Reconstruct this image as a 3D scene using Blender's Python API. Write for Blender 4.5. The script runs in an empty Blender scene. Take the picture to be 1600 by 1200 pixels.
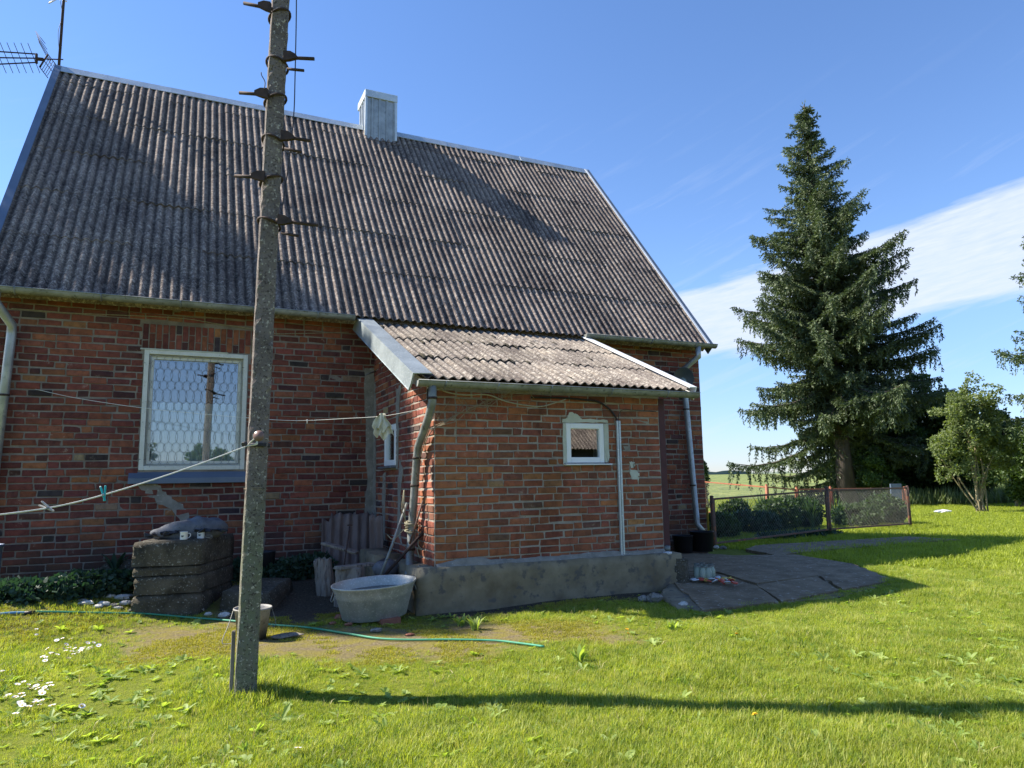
import bpy, math, random
import numpy as np
from math import sin, cos, pi, radians, hypot, sqrt, atan2
from mathutils import Matrix, Vector
random.seed(7); rng = np.random.default_rng(7)
scn = bpy.context.scene
col = scn.collection

# ------------------------------------------------------------------ camera
FPX = 1109.0
PITCH, ROLL, YAW = radians(7.65), radians(0.92), radians(25.2)
CAM = np.array([0.0, 0.0, 1.35])
_F = np.array([sin(YAW)*cos(PITCH), cos(YAW)*cos(PITCH), sin(PITCH)])
_R = np.array([cos(YAW), -sin(YAW), 0.0])
_U = np.cross(_R, _F)
_R2 = _R*cos(ROLL) - _U*sin(ROLL)
_U2 = _U*cos(ROLL) + _R*sin(ROLL)
cd = bpy.data.cameras.new('camera'); co = bpy.data.objects.new('camera', cd); col.objects.link(co)
cd.sensor_width = 36; cd.lens = 36*FPX/1600; cd.clip_start = 0.05; cd.clip_end = 3000
M = Matrix(((_R2[0], _U2[0], -_F[0], CAM[0]), (_R2[1], _U2[1], -_F[1], CAM[1]), (_R2[2], _U2[2], -_F[2], CAM[2]), (0, 0, 0, 1)))
co.matrix_world = M
scn.camera = co
scn.render.resolution_x = 1024; scn.render.resolution_y = 768

# survey helpers: where a sight line of the photograph meets a known plane of the place
def ray(x, y): return _F + _R2*(x-800)/FPX - _U2*(y-600)/FPX
def onz(x, y, z=0.0):
    d = ray(x, y); return CAM + d*((z-CAM[2])/d[2])
def ony(x, y, Y):
    d = ray(x, y); return CAM + d*((Y-CAM[1])/d[1])
def onx(x, y, X):
    d = ray(x, y); return CAM + d*((X-CAM[0])/d[0])

# ------------------------------------------------------------------ light
SUN_EL, SUN_AZ_TRAVEL = radians(43.5), radians(-32.5)
sd = Vector((cos(SUN_AZ_TRAVEL)*cos(SUN_EL), sin(SUN_AZ_TRAVEL)*cos(SUN_EL), -sin(SUN_EL)))   # direction the light travels
sl = bpy.data.lights.new('sun', 'SUN'); so = bpy.data.objects.new('sun', sl); col.objects.link(so)
sl.energy = 5.0; sl.angle = radians(0.53); sl.color = (1.0, 0.93, 0.82)
so.rotation_euler = sd.to_track_quat('-Z', 'Y').to_euler()
so.location = (-20, 15, 30)
w = bpy.data.worlds.new('World'); scn.world = w; w.use_nodes = True
nt = w.node_tree; nt.nodes.clear()
def N(nt, t, **k):
    n = nt.nodes.new(t)
    for a, b in k.items():
        if a.startswith('i_'):
            n.inputs[a[2:].replace('_', ' ')].default_value = b
        else: setattr(n, a, b)
    return n
def math_(nt, op, a, b=None, c=None, clamp=False):
    n = nt.nodes.new('ShaderNodeMath'); n.operation = op; n.use_clamp = clamp
    for i, v in enumerate((a, b, c)):
        if v is None: continue
        if isinstance(v, (int, float)): n.inputs[i].default_value = v
        else: nt.links.new(v, n.inputs[i])
    return n.outputs[0]
sky = N(nt, 'ShaderNodeTexSky', sky_type='NISHITA', sun_disc=False)
sky.sun_elevation = SUN_EL
to_sun = -sd
sky.sun_rotation = atan2(to_sun.x, to_sun.y)
sky.altitude = 100; sky.air_density = 1.0; sky.dust_density = 0.0; sky.ozone_density = 3.0
bg = N(nt, 'ShaderNodeBackground'); bg.inputs['Strength'].default_value = 0.10
out = N(nt, 'ShaderNodeOutputWorld')
tc = N(nt, 'ShaderNodeTexCoord'); sep = N(nt, 'ShaderNodeSeparateXYZ')
nt.links.new(tc.outputs['Generated'], sep.inputs[0])
az = math_(nt, 'DEGREES', math_(nt, 'ARCTAN2', sep.outputs[0], sep.outputs[1]))
el = math_(nt, 'DEGREES', math_(nt, 'ARCSINE', sep.outputs[2]))
ctr = math_(nt, 'MULTIPLY_ADD', math_(nt, 'SUBTRACT', az, 39.0), 0.145, 11.7)
dif = math_(nt, 'SUBTRACT', el, ctr)
cmb = N(nt, 'ShaderNodeCombineXYZ')
nt.links.new(math_(nt, 'MULTIPLY', az, 0.05), cmb.inputs[0]); nt.links.new(math_(nt, 'MULTIPLY', dif, 0.35), cmb.inputs[1])
nz = N(nt, 'ShaderNodeTexNoise'); nz.inputs['Scale'].default_value = 2.2; nz.inputs['Detail'].default_value = 8; nz.inputs['Roughness'].default_value = 0.6
nt.links.new(cmb.outputs[0], nz.inputs['Vector'])
hw = math_(nt, 'MULTIPLY_ADD', math_(nt, 'SUBTRACT', az, 39.0), 0.035, 3.0)
edge = math_(nt, 'SUBTRACT', hw, math_(nt, 'ABSOLUTE', dif))
edge = math_(nt, 'ADD', edge, math_(nt, 'MULTIPLY', math_(nt, 'SUBTRACT', nz.outputs['Fac'], 0.5), 2.6))
band = math_(nt, 'MULTIPLY', edge, 1.1, clamp=True)
azr = math_(nt, 'MULTIPLY', math_(nt, 'SUBTRACT', az, 5.0), 0.1, clamp=True)      # the bank ends behind the house
azr2 = math_(nt, 'MULTIPLY', math_(nt, 'SUBTRACT', 115.0, az), 0.05, clamp=True)
band = math_(nt, 'MULTIPLY', math_(nt, 'MULTIPLY', band, azr), azr2)
nz3 = N(nt, 'ShaderNodeTexNoise'); nz3.inputs['Scale'].default_value = 9; nz3.inputs['Detail'].default_value = 7; nz3.inputs['Roughness'].default_value = 0.65
nt.links.new(cmb.outputs[0], nz3.inputs['Vector'])
band = math_(nt, 'MULTIPLY', band, math_(nt, 'MULTIPLY_ADD', nz3.outputs['Fac'], 0.7, 0.50, clamp=True))
# thin streaks
cmb2 = N(nt, 'ShaderNodeCombineXYZ')
nt.links.new(math_(nt, 'MULTIPLY', az, 0.035), cmb2.inputs[0]); nt.links.new(math_(nt, 'MULTIPLY', math_(nt, 'SUBTRACT', el, math_(nt, 'MULTIPLY', az, 0.4)), 0.30), cmb2.inputs[1])
nz2 = N(nt, 'ShaderNodeTexNoise'); nz2.inputs['Scale'].default_value = 2.3; nz2.inputs['Detail'].default_value = 7; nz2.inputs['Roughness'].default_value = 0.62
nt.links.new(cmb2.outputs[0], nz2.inputs['Vector'])
st = math_(nt, 'MULTIPLY', math_(nt, 'SUBTRACT', nz2.outputs['Fac'], 0.55), 1.5, clamp=True)
st = math_(nt, 'MULTIPLY', st, math_(nt, 'MULTIPLY', math_(nt, 'SUBTRACT', 30.0, el), 0.05, clamp=True))
tot = math_(nt, 'MAXIMUM', band, st)
mx = N(nt, 'ShaderNodeMix', data_type='RGBA')
hs = N(nt, 'ShaderNodeHueSaturation'); hs.inputs['Saturation'].default_value = 1.12; hs.inputs['Value'].default_value = 1.0
nt.links.new(sky.outputs[0], hs.inputs['Color'])
lowf = math_(nt, 'MULTIPLY', el, 1/14.0, clamp=True)
lowc = N(nt, 'ShaderNodeMix', data_type='RGBA'); lowc.inputs[6].default_value = (0.47, 0.54, 0.80, 1); lowc.inputs[7].default_value = (1.04, 0.98, 1.06, 1)
nt.links.new(lowf, lowc.inputs[0])
mulc = N(nt, 'ShaderNodeMix', data_type='RGBA', blend_type='MULTIPLY'); mulc.inputs[0].default_value = 1.0
nt.links.new(hs.outputs[0], mulc.inputs[6]); nt.links.new(lowc.outputs[2], mulc.inputs[7])
nt.links.new(tot, mx.inputs[0]); nt.links.new(mulc.outputs[2], mx.inputs[6]); mx.inputs[7].default_value = (3.7, 4.1, 4.9, 1)
nt.links.new(mx.outputs[2], bg.inputs['Color']); nt.links.new(bg.outputs[0], out.inputs[0])
scn.view_settings.view_transform = 'Standard'; scn.view_settings.look = 'None'
scn.view_settings.gamma = 1.0; scn.view_settings.exposure = 1.2
scn.render.engine = 'CYCLES'
scn.cycles.max_bounces = 8; scn.cycles.transparent_max_bounces = 24

# ------------------------------------------------------------------ materials
def newmat(name):
    m = bpy.data.materials.new(name); m.use_nodes = True
    nt = m.node_tree; b = nt.nodes['Principled BSDF']
    return m, nt, b
def noise(nt, scale, detail=5, rough=0.6, vec=None, dist=0.0):
    n = nt.nodes.new('ShaderNodeTexNoise'); n.inputs['Scale'].default_value = scale
    n.inputs['Detail'].default_value = detail; n.inputs['Roughness'].default_value = rough; n.inputs['Distortion'].default_value = dist
    if vec is not None: nt.links.new(vec, n.inputs['Vector'])
    return n.outputs['Fac']
def objco(nt, sc=None):
    t = nt.nodes.new('ShaderNodeNewGeometry')
    if sc is None: return t.outputs['Position']
    mp = nt.nodes.new('ShaderNodeMapping'); mp.inputs['Scale'].default_value = sc
    nt.links.new(t.outputs['Position'], mp.inputs['Vector']); return mp.outputs[0]
def ramp(nt, fac, stops):
    r = nt.nodes.new('ShaderNodeValToRGB'); e = r.color_ramp.elements
    while len(e) < len(stops): e.new(0.5)
    for i, (p, c) in enumerate(stops):
        e[i].position = p; e[i].color = (c[0], c[1], c[2], 1) if not isinstance(c, (int, float)) else (c, c, c, 1)
    nt.links.new(fac, r.inputs[0]); return r.outputs[0]
def mixc(nt, fac, a, b, bt='MIX'):
    n = nt.nodes.new('ShaderNodeMix'); n.data_type = 'RGBA'; n.blend_type = bt
    for s, v in ((0, fac), (6, a), (7, b)):
        if isinstance(v, (int, float)): n.inputs[s].default_value = v
        elif isinstance(v, tuple): n.inputs[s].default_value = (v[0], v[1], v[2], 1)
        else: nt.links.new(v, n.inputs[s])
    return n.outputs[2]
def bump(nt, b, h, strength=0.4, dist=0.01):
    n = nt.nodes.new('ShaderNodeBump'); n.inputs['Strength'].default_value = strength; n.inputs['Distance'].default_value = dist
    nt.links.new(h, n.inputs['Height']); nt.links.new(n.outputs[0], b.inputs['Normal'])
def simple(name, c1, c2, scale=8, rough=0.7, metal=0.0, bmp=0.2, bd=0.004, c3=None, s3=60, t3=0.62, stretch=None, spec=0.4, rough2=None):
    m, nt, b = newmat(name)
    p = objco(nt, stretch)
    f = noise(nt, scale, 6, 0.62, p)
    c = ramp(nt, f, [(0.32, c1), (0.68, c2)])
    f2 = noise(nt, s3, 4, 0.6, p)
    if c3: c = mixc(nt, ramp(nt, f2, [(t3-0.04, 0.0), (t3+0.04, 1.0)]), c, c3)
    nt.links.new(c, b.inputs['Base Color']); b.inputs['Roughness'].default_value = rough; b.inputs['Metallic'].default_value = metal
    b.inputs['Specular IOR Level'].default_value = spec
    if rough2 is not None:
        nt.links.new(ramp(nt, f, [(0.3, rough), (0.7, rough2)]), b.inputs['Roughness'])
    if bmp: bump(nt, b, f2, bmp, bd)
    return m
def leafmat(name, c1, c2, trans=0.45, scale=3.0, tc=None, rough=0.55):
    m = bpy.data.materials.new(name); m.use_nodes = True; nt = m.node_tree; nt.nodes.clear()
    o = nt.nodes.new('ShaderNodeOutputMaterial')
    g = nt.nodes.new('ShaderNodeNewGeometry')
    f = noise(nt, scale, 3, 0.6, g.outputs['Position'])
    r = math_(nt, 'MULTIPLY_ADD', g.outputs['Random Per Island'], 0.5, math_(nt, 'MULTIPLY_ADD', f, 1.3, -0.4))
    c = ramp(nt, r, [(0.15, c1), (0.85, c2)])
    d = nt.nodes.new('ShaderNodeBsdfPrincipled'); nt.links.new(c, d.inputs['Base Color']); d.inputs['Roughness'].default_value = rough
    d.inputs['Specular IOR Level'].default_value = 0.35
    t = nt.nodes.new('ShaderNodeBsdfTranslucent')
    ct = mixc(nt, 1.0, c, tc or (1.5, 1.6, 0.5), 'MULTIPLY'); nt.links.new(ct, t.inputs[0])
    mxs = nt.nodes.new('ShaderNodeMixShader'); mxs.inputs[0].default_value = trans
    nt.links.new(d.outputs[0], mxs.inputs[1]); nt.links.new(t.outputs[0], mxs.inputs[2]); nt.links.new(mxs.outputs[0], o.inputs[0])
    return m

def brickmat(name):
    m, nt, b = newmat(name)
    a = nt.nodes.new('ShaderNodeAttribute'); a.attribute_name = 'Col'
    p = objco(nt)
    f = noise(nt, 14, 6, 0.65, p); f2 = noise(nt, 90, 4, 0.6, p); f3 = noise(nt, 2.4, 5, 0.6, p)
    c = mixc(nt, 1.0, a.outputs['Color'], ramp(nt, f, [(0.3, (0.62, 0.62, 0.66)), (0.5, (1, 1, 1)), (0.75, (1.35, 1.25, 1.1))]), 'MULTIPLY')
    c = mixc(nt, ramp(nt, f2, [(0.66, 0.0), (0.74, 0.7)]), c, (0.06, 0.045, 0.04))
    lime = math_(nt, 'MULTIPLY', ramp(nt, noise(nt, 7, 7, 0.72, p), [(0.60, 0.0), (0.66, 1.0)]), ramp(nt, f3, [(0.45, 0.0), (0.6, 0.75)]))
    c = mixc(nt, lime, c, (0.34, 0.28, 0.22))
    sx = nt.nodes.new('ShaderNodeSeparateXYZ'); nt.links.new(p, sx.inputs[0])
    st_ = noise(nt, 1.3, 5, 0.65, objco(nt, (1.0, 1.0, 0.45)))
    c = mixc(nt, 1.0, c, ramp(nt, st_, [(0.34, (0.66, 0.64, 0.64)), (0.52, (1, 1, 1)), (0.72, (1.10, 1.06, 1.0))]), 'MULTIPLY')
    damp = math_(nt, 'MULTIPLY', math_(nt, 'SUBTRACT', math_(nt, 'ADD', 0.35, math_(nt, 'MULTIPLY', f3, 0.9)), sx.outputs[2]), 2.2, clamp=True)
    back = math_(nt, 'MULTIPLY', math_(nt, 'SUBTRACT', sx.outputs[1], 9.0), 5.0, clamp=True)
    c = mixc(nt, math_(nt, 'MULTIPLY', math_(nt, 'MULTIPLY', damp, back), 0.75), c, (0.055, 0.045, 0.035))
    nt.links.new(c, b.inputs['Base Color']); b.inputs['Roughness'].default_value = 0.88
    b.inputs['Specular IOR Level'].default_value = 0.2
    bump(nt, b, math_(nt, 'ADD', f, math_(nt, 'MULTIPLY', f2, 0.5)), 0.7, 0.006)
    return m
def mortarmat(name, c1, c2):
    return simple(name, c1, c2, 5, 0.95, bmp=0.8, bd=0.006, c3=(0.10, 0.085, 0.07), s3=55, t3=0.66, spec=0.1)

def roofmat(name, base1, base2, light, dark):
    m, nt, b = newmat(name)
    p = objco(nt)
    big = noise(nt, 0.9, 5, 0.6, p)
    c = ramp(nt, big, [(0.35, base1), (0.65, base2)])
    sp = noise(nt, 26, 6, 0.78, p)
    c = mixc(nt, ramp(nt, sp, [(0.50, 0.0), (0.57, 0.9)]), c, light)
    sp2 = noise(nt, 15, 6, 0.78, objco(nt, (1.0, 1.3, 0.8)))
    c = mixc(nt, ramp(nt, sp2, [(0.55, 0.0), (0.61, 0.9)]), c, dark)
    bl_ = noise(nt, 2.6, 7, 0.7, objco(nt, (1.0, .55, .55)))
    c = mixc(nt, 1.0, c, ramp(nt, bl_, [(0.33, (0.62, 0.60, 0.62)), (0.52, (1, 1, 1)), (0.70, (1.28, 1.24, 1.16))]), 'MULTIPLY')
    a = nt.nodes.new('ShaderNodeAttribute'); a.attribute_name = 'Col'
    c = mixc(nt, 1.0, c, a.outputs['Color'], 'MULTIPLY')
    nt.links.new(c, b.inputs['Base Color']); b.inputs['Roughness'].default_value = 0.93; b.inputs['Specular IOR Level'].default_value = 0.15
    bump(nt, b, math_(nt, 'ADD', sp, sp2), 0.55, 0.008)
    return m

MAT = {}
MAT['brick'] = brickmat('brick')
MAT['mortar'] = mortarmat('mortar', (0.24, 0.205, 0.165), (0.38, 0.335, 0.28))
MAT['mortardark'] = mortarmat('weathered_mortar', (0.165, 0.138, 0.112), (0.285, 0.245, 0.20))
MAT['roof'] = roofmat('fibre_cement_roof', (0.13, 0.103, 0.09), (0.215, 0.17, 0.145), (0.40, 0.34, 0.285), (0.05, 0.045, 0.04))
MAT['roof2'] = roofmat('lichen_fibre_cement', (0.15, 0.125, 0.105), (0.23, 0.195, 0.165), (0.42, 0.38, 0.32), (0.08, 0.072, 0.062))
MAT['zinc'] = simple('zinc_sheet', (0.42, 0.47, 0.50), (0.58, 0.63, 0.66), 3, 0.42, 0.55, 0.08, 0.002, c3=(0.66, 0.70, 0.72), s3=45, t3=0.6, rough2=0.58)
MAT['flash'] = simple('aged_zinc_flashing', (0.27, 0.31, 0.32), (0.40, 0.45, 0.46), 4, 0.45, 0.5, 0.1, 0.002, c3=(0.46, 0.50, 0.51), s3=45, t3=0.6)
MAT['zincdull'] = simple('dull_galvanised', (0.16, 0.17, 0.16), (0.32, 0.33, 0.31), 6, 0.5, 0.4, 0.15, 0.002, c3=(0.12, 0.13, 0.11), s3=22, t3=0.62, rough2=0.7)
MAT['pipe'] = simple('zinc_pipe', (0.26, 0.28, 0.28), (0.42, 0.44, 0.44), 5, 0.42, 0.5, 0.1, 0.002, c3=(0.25, 0.27, 0.27), s3=18, t3=0.62)
MAT['tub'] = simple('galvanised_tub', (0.36, 0.37, 0.33), (0.50, 0.50, 0.46), 9, 0.45, 0.55, 0.15, 0.002, c3=(0.60, 0.60, 0.56), s3=60, t3=0.6, rough2=0.65)
MAT['whiteedge'] = simple('white_coated_steel', (0.62, 0.64, 0.66), (0.74, 0.75, 0.77), 3, 0.4, 0.0, 0.05, 0.001)
MAT['greysheet'] = simple('grey_coated_steel', (0.13, 0.16, 0.19), (0.20, 0.23, 0.27), 2, 0.4, 0.3, 0.05, 0.001)
MAT['bluesheet'] = simple('blue_grey_sheet', (0.10, 0.135, 0.19), (0.15, 0.19, 0.26), 2, 0.45, 0.2, 0.05, 0.001)
MAT['pvc'] = simple('white_plastic', (0.78, 0.78, 0.76), (0.84, 0.84, 0.83), 4, 0.35, 0, 0.03, 0.001)
MAT['oldpaint'] = simple('old_cream_paint', (0.58, 0.57, 0.49), (0.70, 0.70, 0.63), 7, 0.55, 0, 0.2, 0.002, c3=(0.40, 0.38, 0.31), s3=40, t3=0.67)
MAT['plaster'] = simple('cement_patch', (0.19, 0.175, 0.145), (0.31, 0.285, 0.24), 8, 0.95, 0, 0.5, 0.006, c3=(0.38, 0.36, 0.31), s3=30, t3=0.64)
MAT['plasterlight'] = simple('light_render', (0.42, 0.43, 0.35), (0.55, 0.55, 0.46), 8, 0.95, 0, 0.5, 0.006, c3=(0.33, 0.30, 0.25), s3=40, t3=0.68)
MAT['concrete'] = simple('old_concrete', (0.145, 0.115, 0.07), (0.28, 0.235, 0.155), 3.2, 0.95, 0, 0.6, 0.008, c3=(0.12, 0.108, 0.088), s3=9, t3=0.60)
MAT['slab'] = simple('path_concrete', (0.13, 0.092, 0.052), (0.25, 0.188, 0.115), 4.0, 0.95, 0, 0.9, 0.012, c3=(0.34, 0.30, 0.24), s3=17, t3=0.63)
MAT['mossblock'] = simple('mossy_concrete', (0.035, 0.03, 0.02), (0.11, 0.095, 0.068), 6, 0.97, 0, 0.9, 0.012, c3=(0.26, 0.25, 0.21), s3=45, t3=0.63)
MAT['stone'] = simple('rough_stone', (0.16, 0.15, 0.13), (0.30, 0.28, 0.25), 7, 0.9, 0, 0.7, 0.01, c3=(0.08, 0.075, 0.06), s3=30, t3=0.6)
MAT['palestone'] = simple('pale_limestone', (0.42, 0.40, 0.36), (0.60, 0.58, 0.53), 9, 0.9, 0, 0.6, 0.01, c3=(0.2, 0.19, 0.15), s3=25, t3=0.62)
MAT['wood'] = simple('weathered_wood', (0.13, 0.11, 0.09), (0.28, 0.25, 0.21), 14, 0.85, 0, 0.8, 0.006, c3=(0.06, 0.05, 0.04), s3=40, t3=0.6, stretch=(1, 1, 0.12))
MAT['redpost'] = simple('oxblood_paint', (0.055, 0.014, 0.018), (0.085, 0.022, 0.027), 8, 0.6, 0, 0.1, 0.002)
MAT['rust'] = simple('rusty_iron', (0.035, 0.025, 0.022), (0.08, 0.05, 0.04), 20, 0.8, 0.3, 0.3, 0.003)
MAT['fencebrown'] = simple('brown_fence_paint', (0.075, 0.045, 0.035), (0.14, 0.08, 0.055), 6, 0.7, 0, 0.2, 0.002, c3=(0.28, 0.10, 0.04), s3=9, t3=0.6)
MAT['fenceorange'] = simple('orange_fence_paint', (0.26, 0.075, 0.04), (0.36, 0.13, 0.06), 4, 0.6, 0, 0.2, 0.002, c3=(0.18, 0.08, 0.05), s3=9, t3=0.66)
MAT['mesh'] = simple('galvanised_wire', (0.16, 0.16, 0.14), (0.28, 0.28, 0.25), 4, 0.6, 0.3, 0)
MAT['wiregrille'] = simple('painted_grille', (0.10, 0.10, 0.10), (0.34, 0.34, 0.31), 30, 0.6, 0.0, 0)
MAT['black'] = simple('black_plastic', (0.012, 0.012, 0.015), (0.022, 0.022, 0.026), 5, 0.5, 0, 0.05, 0.002)
MAT['cable'] = simple('black_cable', (0.015, 0.013, 0.015), (0.03, 0.025, 0.028), 5, 0.6, 0, 0)
MAT['pail'] = simple('dirty_grey_plastic', (0.22, 0.21, 0.18), (0.33, 0.31, 0.28), 12, 0.6, 0, 0.2, 0.002, c3=(0.12, 0.11, 0.10), s3=30, t3=0.6)
MAT['rope'] = simple('pale_rope', (0.55, 0.54, 0.47), (0.70, 0.69, 0.62), 60, 0.9, 0, 0.3, 0.001)
MAT['oldrope'] = simple('old_jute_rope', (0.22, 0.20, 0.13), (0.38, 0.35, 0.24), 40, 0.9, 0, 0.3, 0.001)
MAT['twig'] = simple('dry_vine', (0.18, 0.13, 0.08), (0.33, 0.26, 0.16), 30, 0.9, 0, 0)
MAT['hose'] = simple('green_hose', (0.035, 0.22, 0.12), (0.05, 0.30, 0.17), 10, 0.6, 0, 0.05, 0.001, spec=0.5)
MAT['bluehose'] = simple('blue_hose', (0.10, 0.26, 0.45), (0.15, 0.35, 0.55), 10, 0.45, 0, 0)
MAT['turq'] = simple('turquoise_plastic', (0.0, 0.30, 0.34), (0.01, 0.40, 0.44), 10, 0.4, 0, 0)
MAT['greypeg'] = simple('pale_wooden_peg', (0.33, 0.30, 0.28), (0.50, 0.46, 0.42), 40, 0.8, 0, 0.2, 0.001)
MAT['cloth'] = simple('dirty_cloth', (0.46, 0.44, 0.34), (0.64, 0.62, 0.52), 16, 0.95, 0, 0.4, 0.003)
MAT['sack'] = simple('grey_sack', (0.075, 0.08, 0.09), (0.15, 0.155, 0.165), 9, 0.8, 0, 0.6, 0.01, c3=(0.03, 0.035, 0.045), s3=28, t3=0.66)
MAT['enamel'] = simple('white_enamel', (0.74, 0.74, 0.70), (0.80, 0.80, 0.77), 10, 0.25, 0, 0)
MAT['mark'] = simple('dark_printing', (0.05, 0.06, 0.07), (0.09, 0.10, 0.11), 10, 0.5, 0, 0)
MAT['brown'] = simple('brown_porcelain', (0.16, 0.09, 0.07), (0.22, 0.13, 0.10), 10, 0.35, 0, 0)
MAT['corrold'] = simple('old_corrugated_sheet', (0.13, 0.092, 0.078), (0.22, 0.165, 0.14), 6, 0.9, 0, 0.4, 0.005, stretch=(1, 1, 0.25))
MAT['red'] = simple('red_lid', (0.40, 0.05, 0.03), (0.48, 0.08, 0.04), 10, 0.4, 0, 0)
MAT['yellow'] = simple('yellow_lid', (0.55, 0.38, 0.05), (0.62, 0.45, 0.09), 10, 0.4, 0, 0)
MAT['whitelid'] = simple('white_lid', (0.55, 0.56, 0.58), (0.68, 0.69, 0.70), 10, 0.4, 0, 0)
MAT['bark'] = simple('spruce_bark', (0.05, 0.04, 0.033), (0.10, 0.08, 0.066), 5, 0.95, 0, 0.9, 0.02, stretch=(1, 1, 0.3))
MAT['shrubbark'] = simple('pale_bark', (0.20, 0.165, 0.09), (0.32, 0.27, 0.16), 5, 0.9, 0, 0.4, 0.01)
MAT['needle'] = leafmat('spruce_needles', (0.035, 0.058, 0.030), (0.135, 0.175, 0.078), 0.16, 0.8, (1.2, 1.3, 0.6))
MAT['needle2'] = leafmat('pale_spruce_needles', (0.045, 0.075, 0.030), (0.11, 0.15, 0.055), 0.2, 0.8, (1.2, 1.3, 0.6))
MAT['leafdark'] = leafmat('dark_leaves', (0.022, 0.046, 0.017), (0.065, 0.11, 0.035), 0.35, 0.9)
MAT['leafmid'] = leafmat('mid_leaves', (0.045, 0.085, 0.025), (0.10, 0.16, 0.04), 0.35, 1.0)
MAT['leafpale'] = leafmat('pale_leaves', (0.085, 0.12, 0.04), (0.19, 0.23, 0.09), 0.35, 1.0)
MAT['leafground'] = leafmat('ground_leaves', (0.022, 0.050, 0.030), (0.060, 0.105, 0.060), 0.25, 3.0, (1.0, 1.4, 0.7))
MAT['iris'] = leafmat('sword_leaves', (0.03, 0.07, 0.03), (0.09, 0.15, 0.05), 0.3, 2.0)
MAT['grass'] = leafmat('grass_blades', (0.165, 0.225, 0.020), (0.40, 0.45, 0.08), 0.5, 2.2, (1.5, 1.5, 0.5))
MAT['grassdark'] = leafmat('dark_clover_grass', (0.08, 0.15, 0.022), (0.19, 0.29, 0.05), 0.4, 2.2, (1.3, 1.5, 0.5))
MAT['grasspale'] = leafmat('pale_grass', (0.26, 0.30, 0.06), (0.46, 0.46, 0.14), 0.45, 2.2, (1.4, 1.4, 0.6))
MAT['mossgrass'] = leafmat('moss_shoots', (0.19, 0.20, 0.025), (0.38, 0.37, 0.07), 0.4, 4, (1.4, 1.3, 0.45))
MAT['weed'] = leafmat('broad_weed_leaves', (0.20, 0.30, 0.06), (0.42, 0.50, 0.15), 0.5, 2.0, (1.45, 1.5, 0.5))
MAT['drystalk'] = leafmat('straw', (0.30, 0.27, 0.10), (0.48, 0.42, 0.20), 0.3, 3, (1.2, 1.1, 0.7))
MAT['field'] = simple('field', (0.13, 0.17, 0.04), (0.25, 0.27, 0.07), 0.10, 0.95, 0, 0.8, 0.3, c3=(0.09, 0.13, 0.03), s3=0.9, t3=0.52, stretch=(1, 1, 1))
MAT['hill'] = simple('far_wood', (0.13, 0.165, 0.14), (0.16, 0.195, 0.165), 0.05, 0.95, 0, 0)  # paled wood colour: distance haze is painted in, no air volume
MAT['mosscl'] = simple('moss_cushion', (0.035, 0.03, 0.018), (0.09, 0.075, 0.045), 40, 1.0, 0, 0.8, 0.01)
MAT['petal'] = simple('white_petal', (0.75, 0.75, 0.78), (0.82, 0.80, 0.84), 10, 0.7, 0, 0)
MAT['pollen'] = simple('yellow_flower', (0.75, 0.42, 0.02), (0.85, 0.55, 0.03), 10, 0.7, 0, 0)
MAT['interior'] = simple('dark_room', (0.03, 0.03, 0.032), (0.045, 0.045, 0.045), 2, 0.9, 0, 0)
MAT['lace'] = simple('lace_curtain', (0.45, 0.47, 0.47), (0.62, 0.64, 0.64), 8, 0.9, 0, 0.2, 0.002, stretch=(6, 1, 0.3))
MAT['blockred'] = simple('broken_brick', (0.22, 0.085, 0.055), (0.32, 0.13, 0.08), 9, 0.9, 0, 0.5, 0.006)
def glassmat(name, refl, tint=(0.9, 0.95, 0.95)):
    m = bpy.data.materials.new(name); m.use_nodes = True; nt = m.node_tree; nt.nodes.clear()
    o = nt.nodes.new('ShaderNodeOutputMaterial'); g = nt.nodes.new('ShaderNodeBsdfGlossy'); g.inputs['Roughness'].default_value = 0.01
    g.inputs['Color'].default_value = (1, 1, 1, 1)
    t = nt.nodes.new('ShaderNodeBsdfTransparent'); t.inputs[0].default_value = (*tint, 1)
    fr = nt.nodes.new('ShaderNodeLayerWeight'); fr.inputs['Blend'].default_value = 0.25
    f = math_(nt, 'MULTIPLY_ADD', fr.outputs['Fresnel'], 0.8, refl, clamp=True)
    x = nt.nodes.new('ShaderNodeMixShader'); nt.links.new(f, x.inputs[0]); nt.links.new(t.outputs[0], x.inputs[1]); nt.links.new(g.outputs[0], x.inputs[2])
    nt.links.new(x.outputs[0], o.inputs[0]); return m
MAT['pane'] = glassmat('window_glass', 0.14)
MAT['lampdark'] = simple('dark_enamel', (0.035, 0.045, 0.055), (0.06, 0.07, 0.085), 4, 0.5, 0, 0)
MAT['jarglass'] = glassmat('jar_glass', 0.10, (0.93, 0.96, 0.94))
def watermat():
    m, nt, b = newmat('still_water'); b.inputs['Base Color'].default_value = (0.02, 0.025, 0.028, 1); b.inputs['Roughness'].default_value = 0.03
    bump(nt, b, noise(nt, 6, 2, 0.5, objco(nt)), 0.02, 0.01); return m
MAT['water'] = watermat()
def jarmat():
    m = bpy.data.materials.new('milky_glass'); m.use_nodes = True; nt = m.node_tree; nt.nodes.clear(); o = nt.nodes.new('ShaderNodeOutputMaterial')
    t = nt.nodes.new('ShaderNodeBsdfTransparent'); t.inputs[0].default_value = (.92, .96, .93, 1); d = nt.nodes.new('ShaderNodeBsdfPrincipled'); d.inputs['Base Color'].default_value = (.50, .56, .48, 1); d.inputs['Roughness'].default_value = .15
    x = nt.nodes.new('ShaderNodeMixShader'); x.inputs[0].default_value = .42; nt.links.new(t.outputs[0], x.inputs[1]); nt.links.new(d.outputs[0], x.inputs[2]); nt.links.new(x.outputs[0], o.inputs[0]); return m
MAT['jarglass'] = jarmat()

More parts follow.
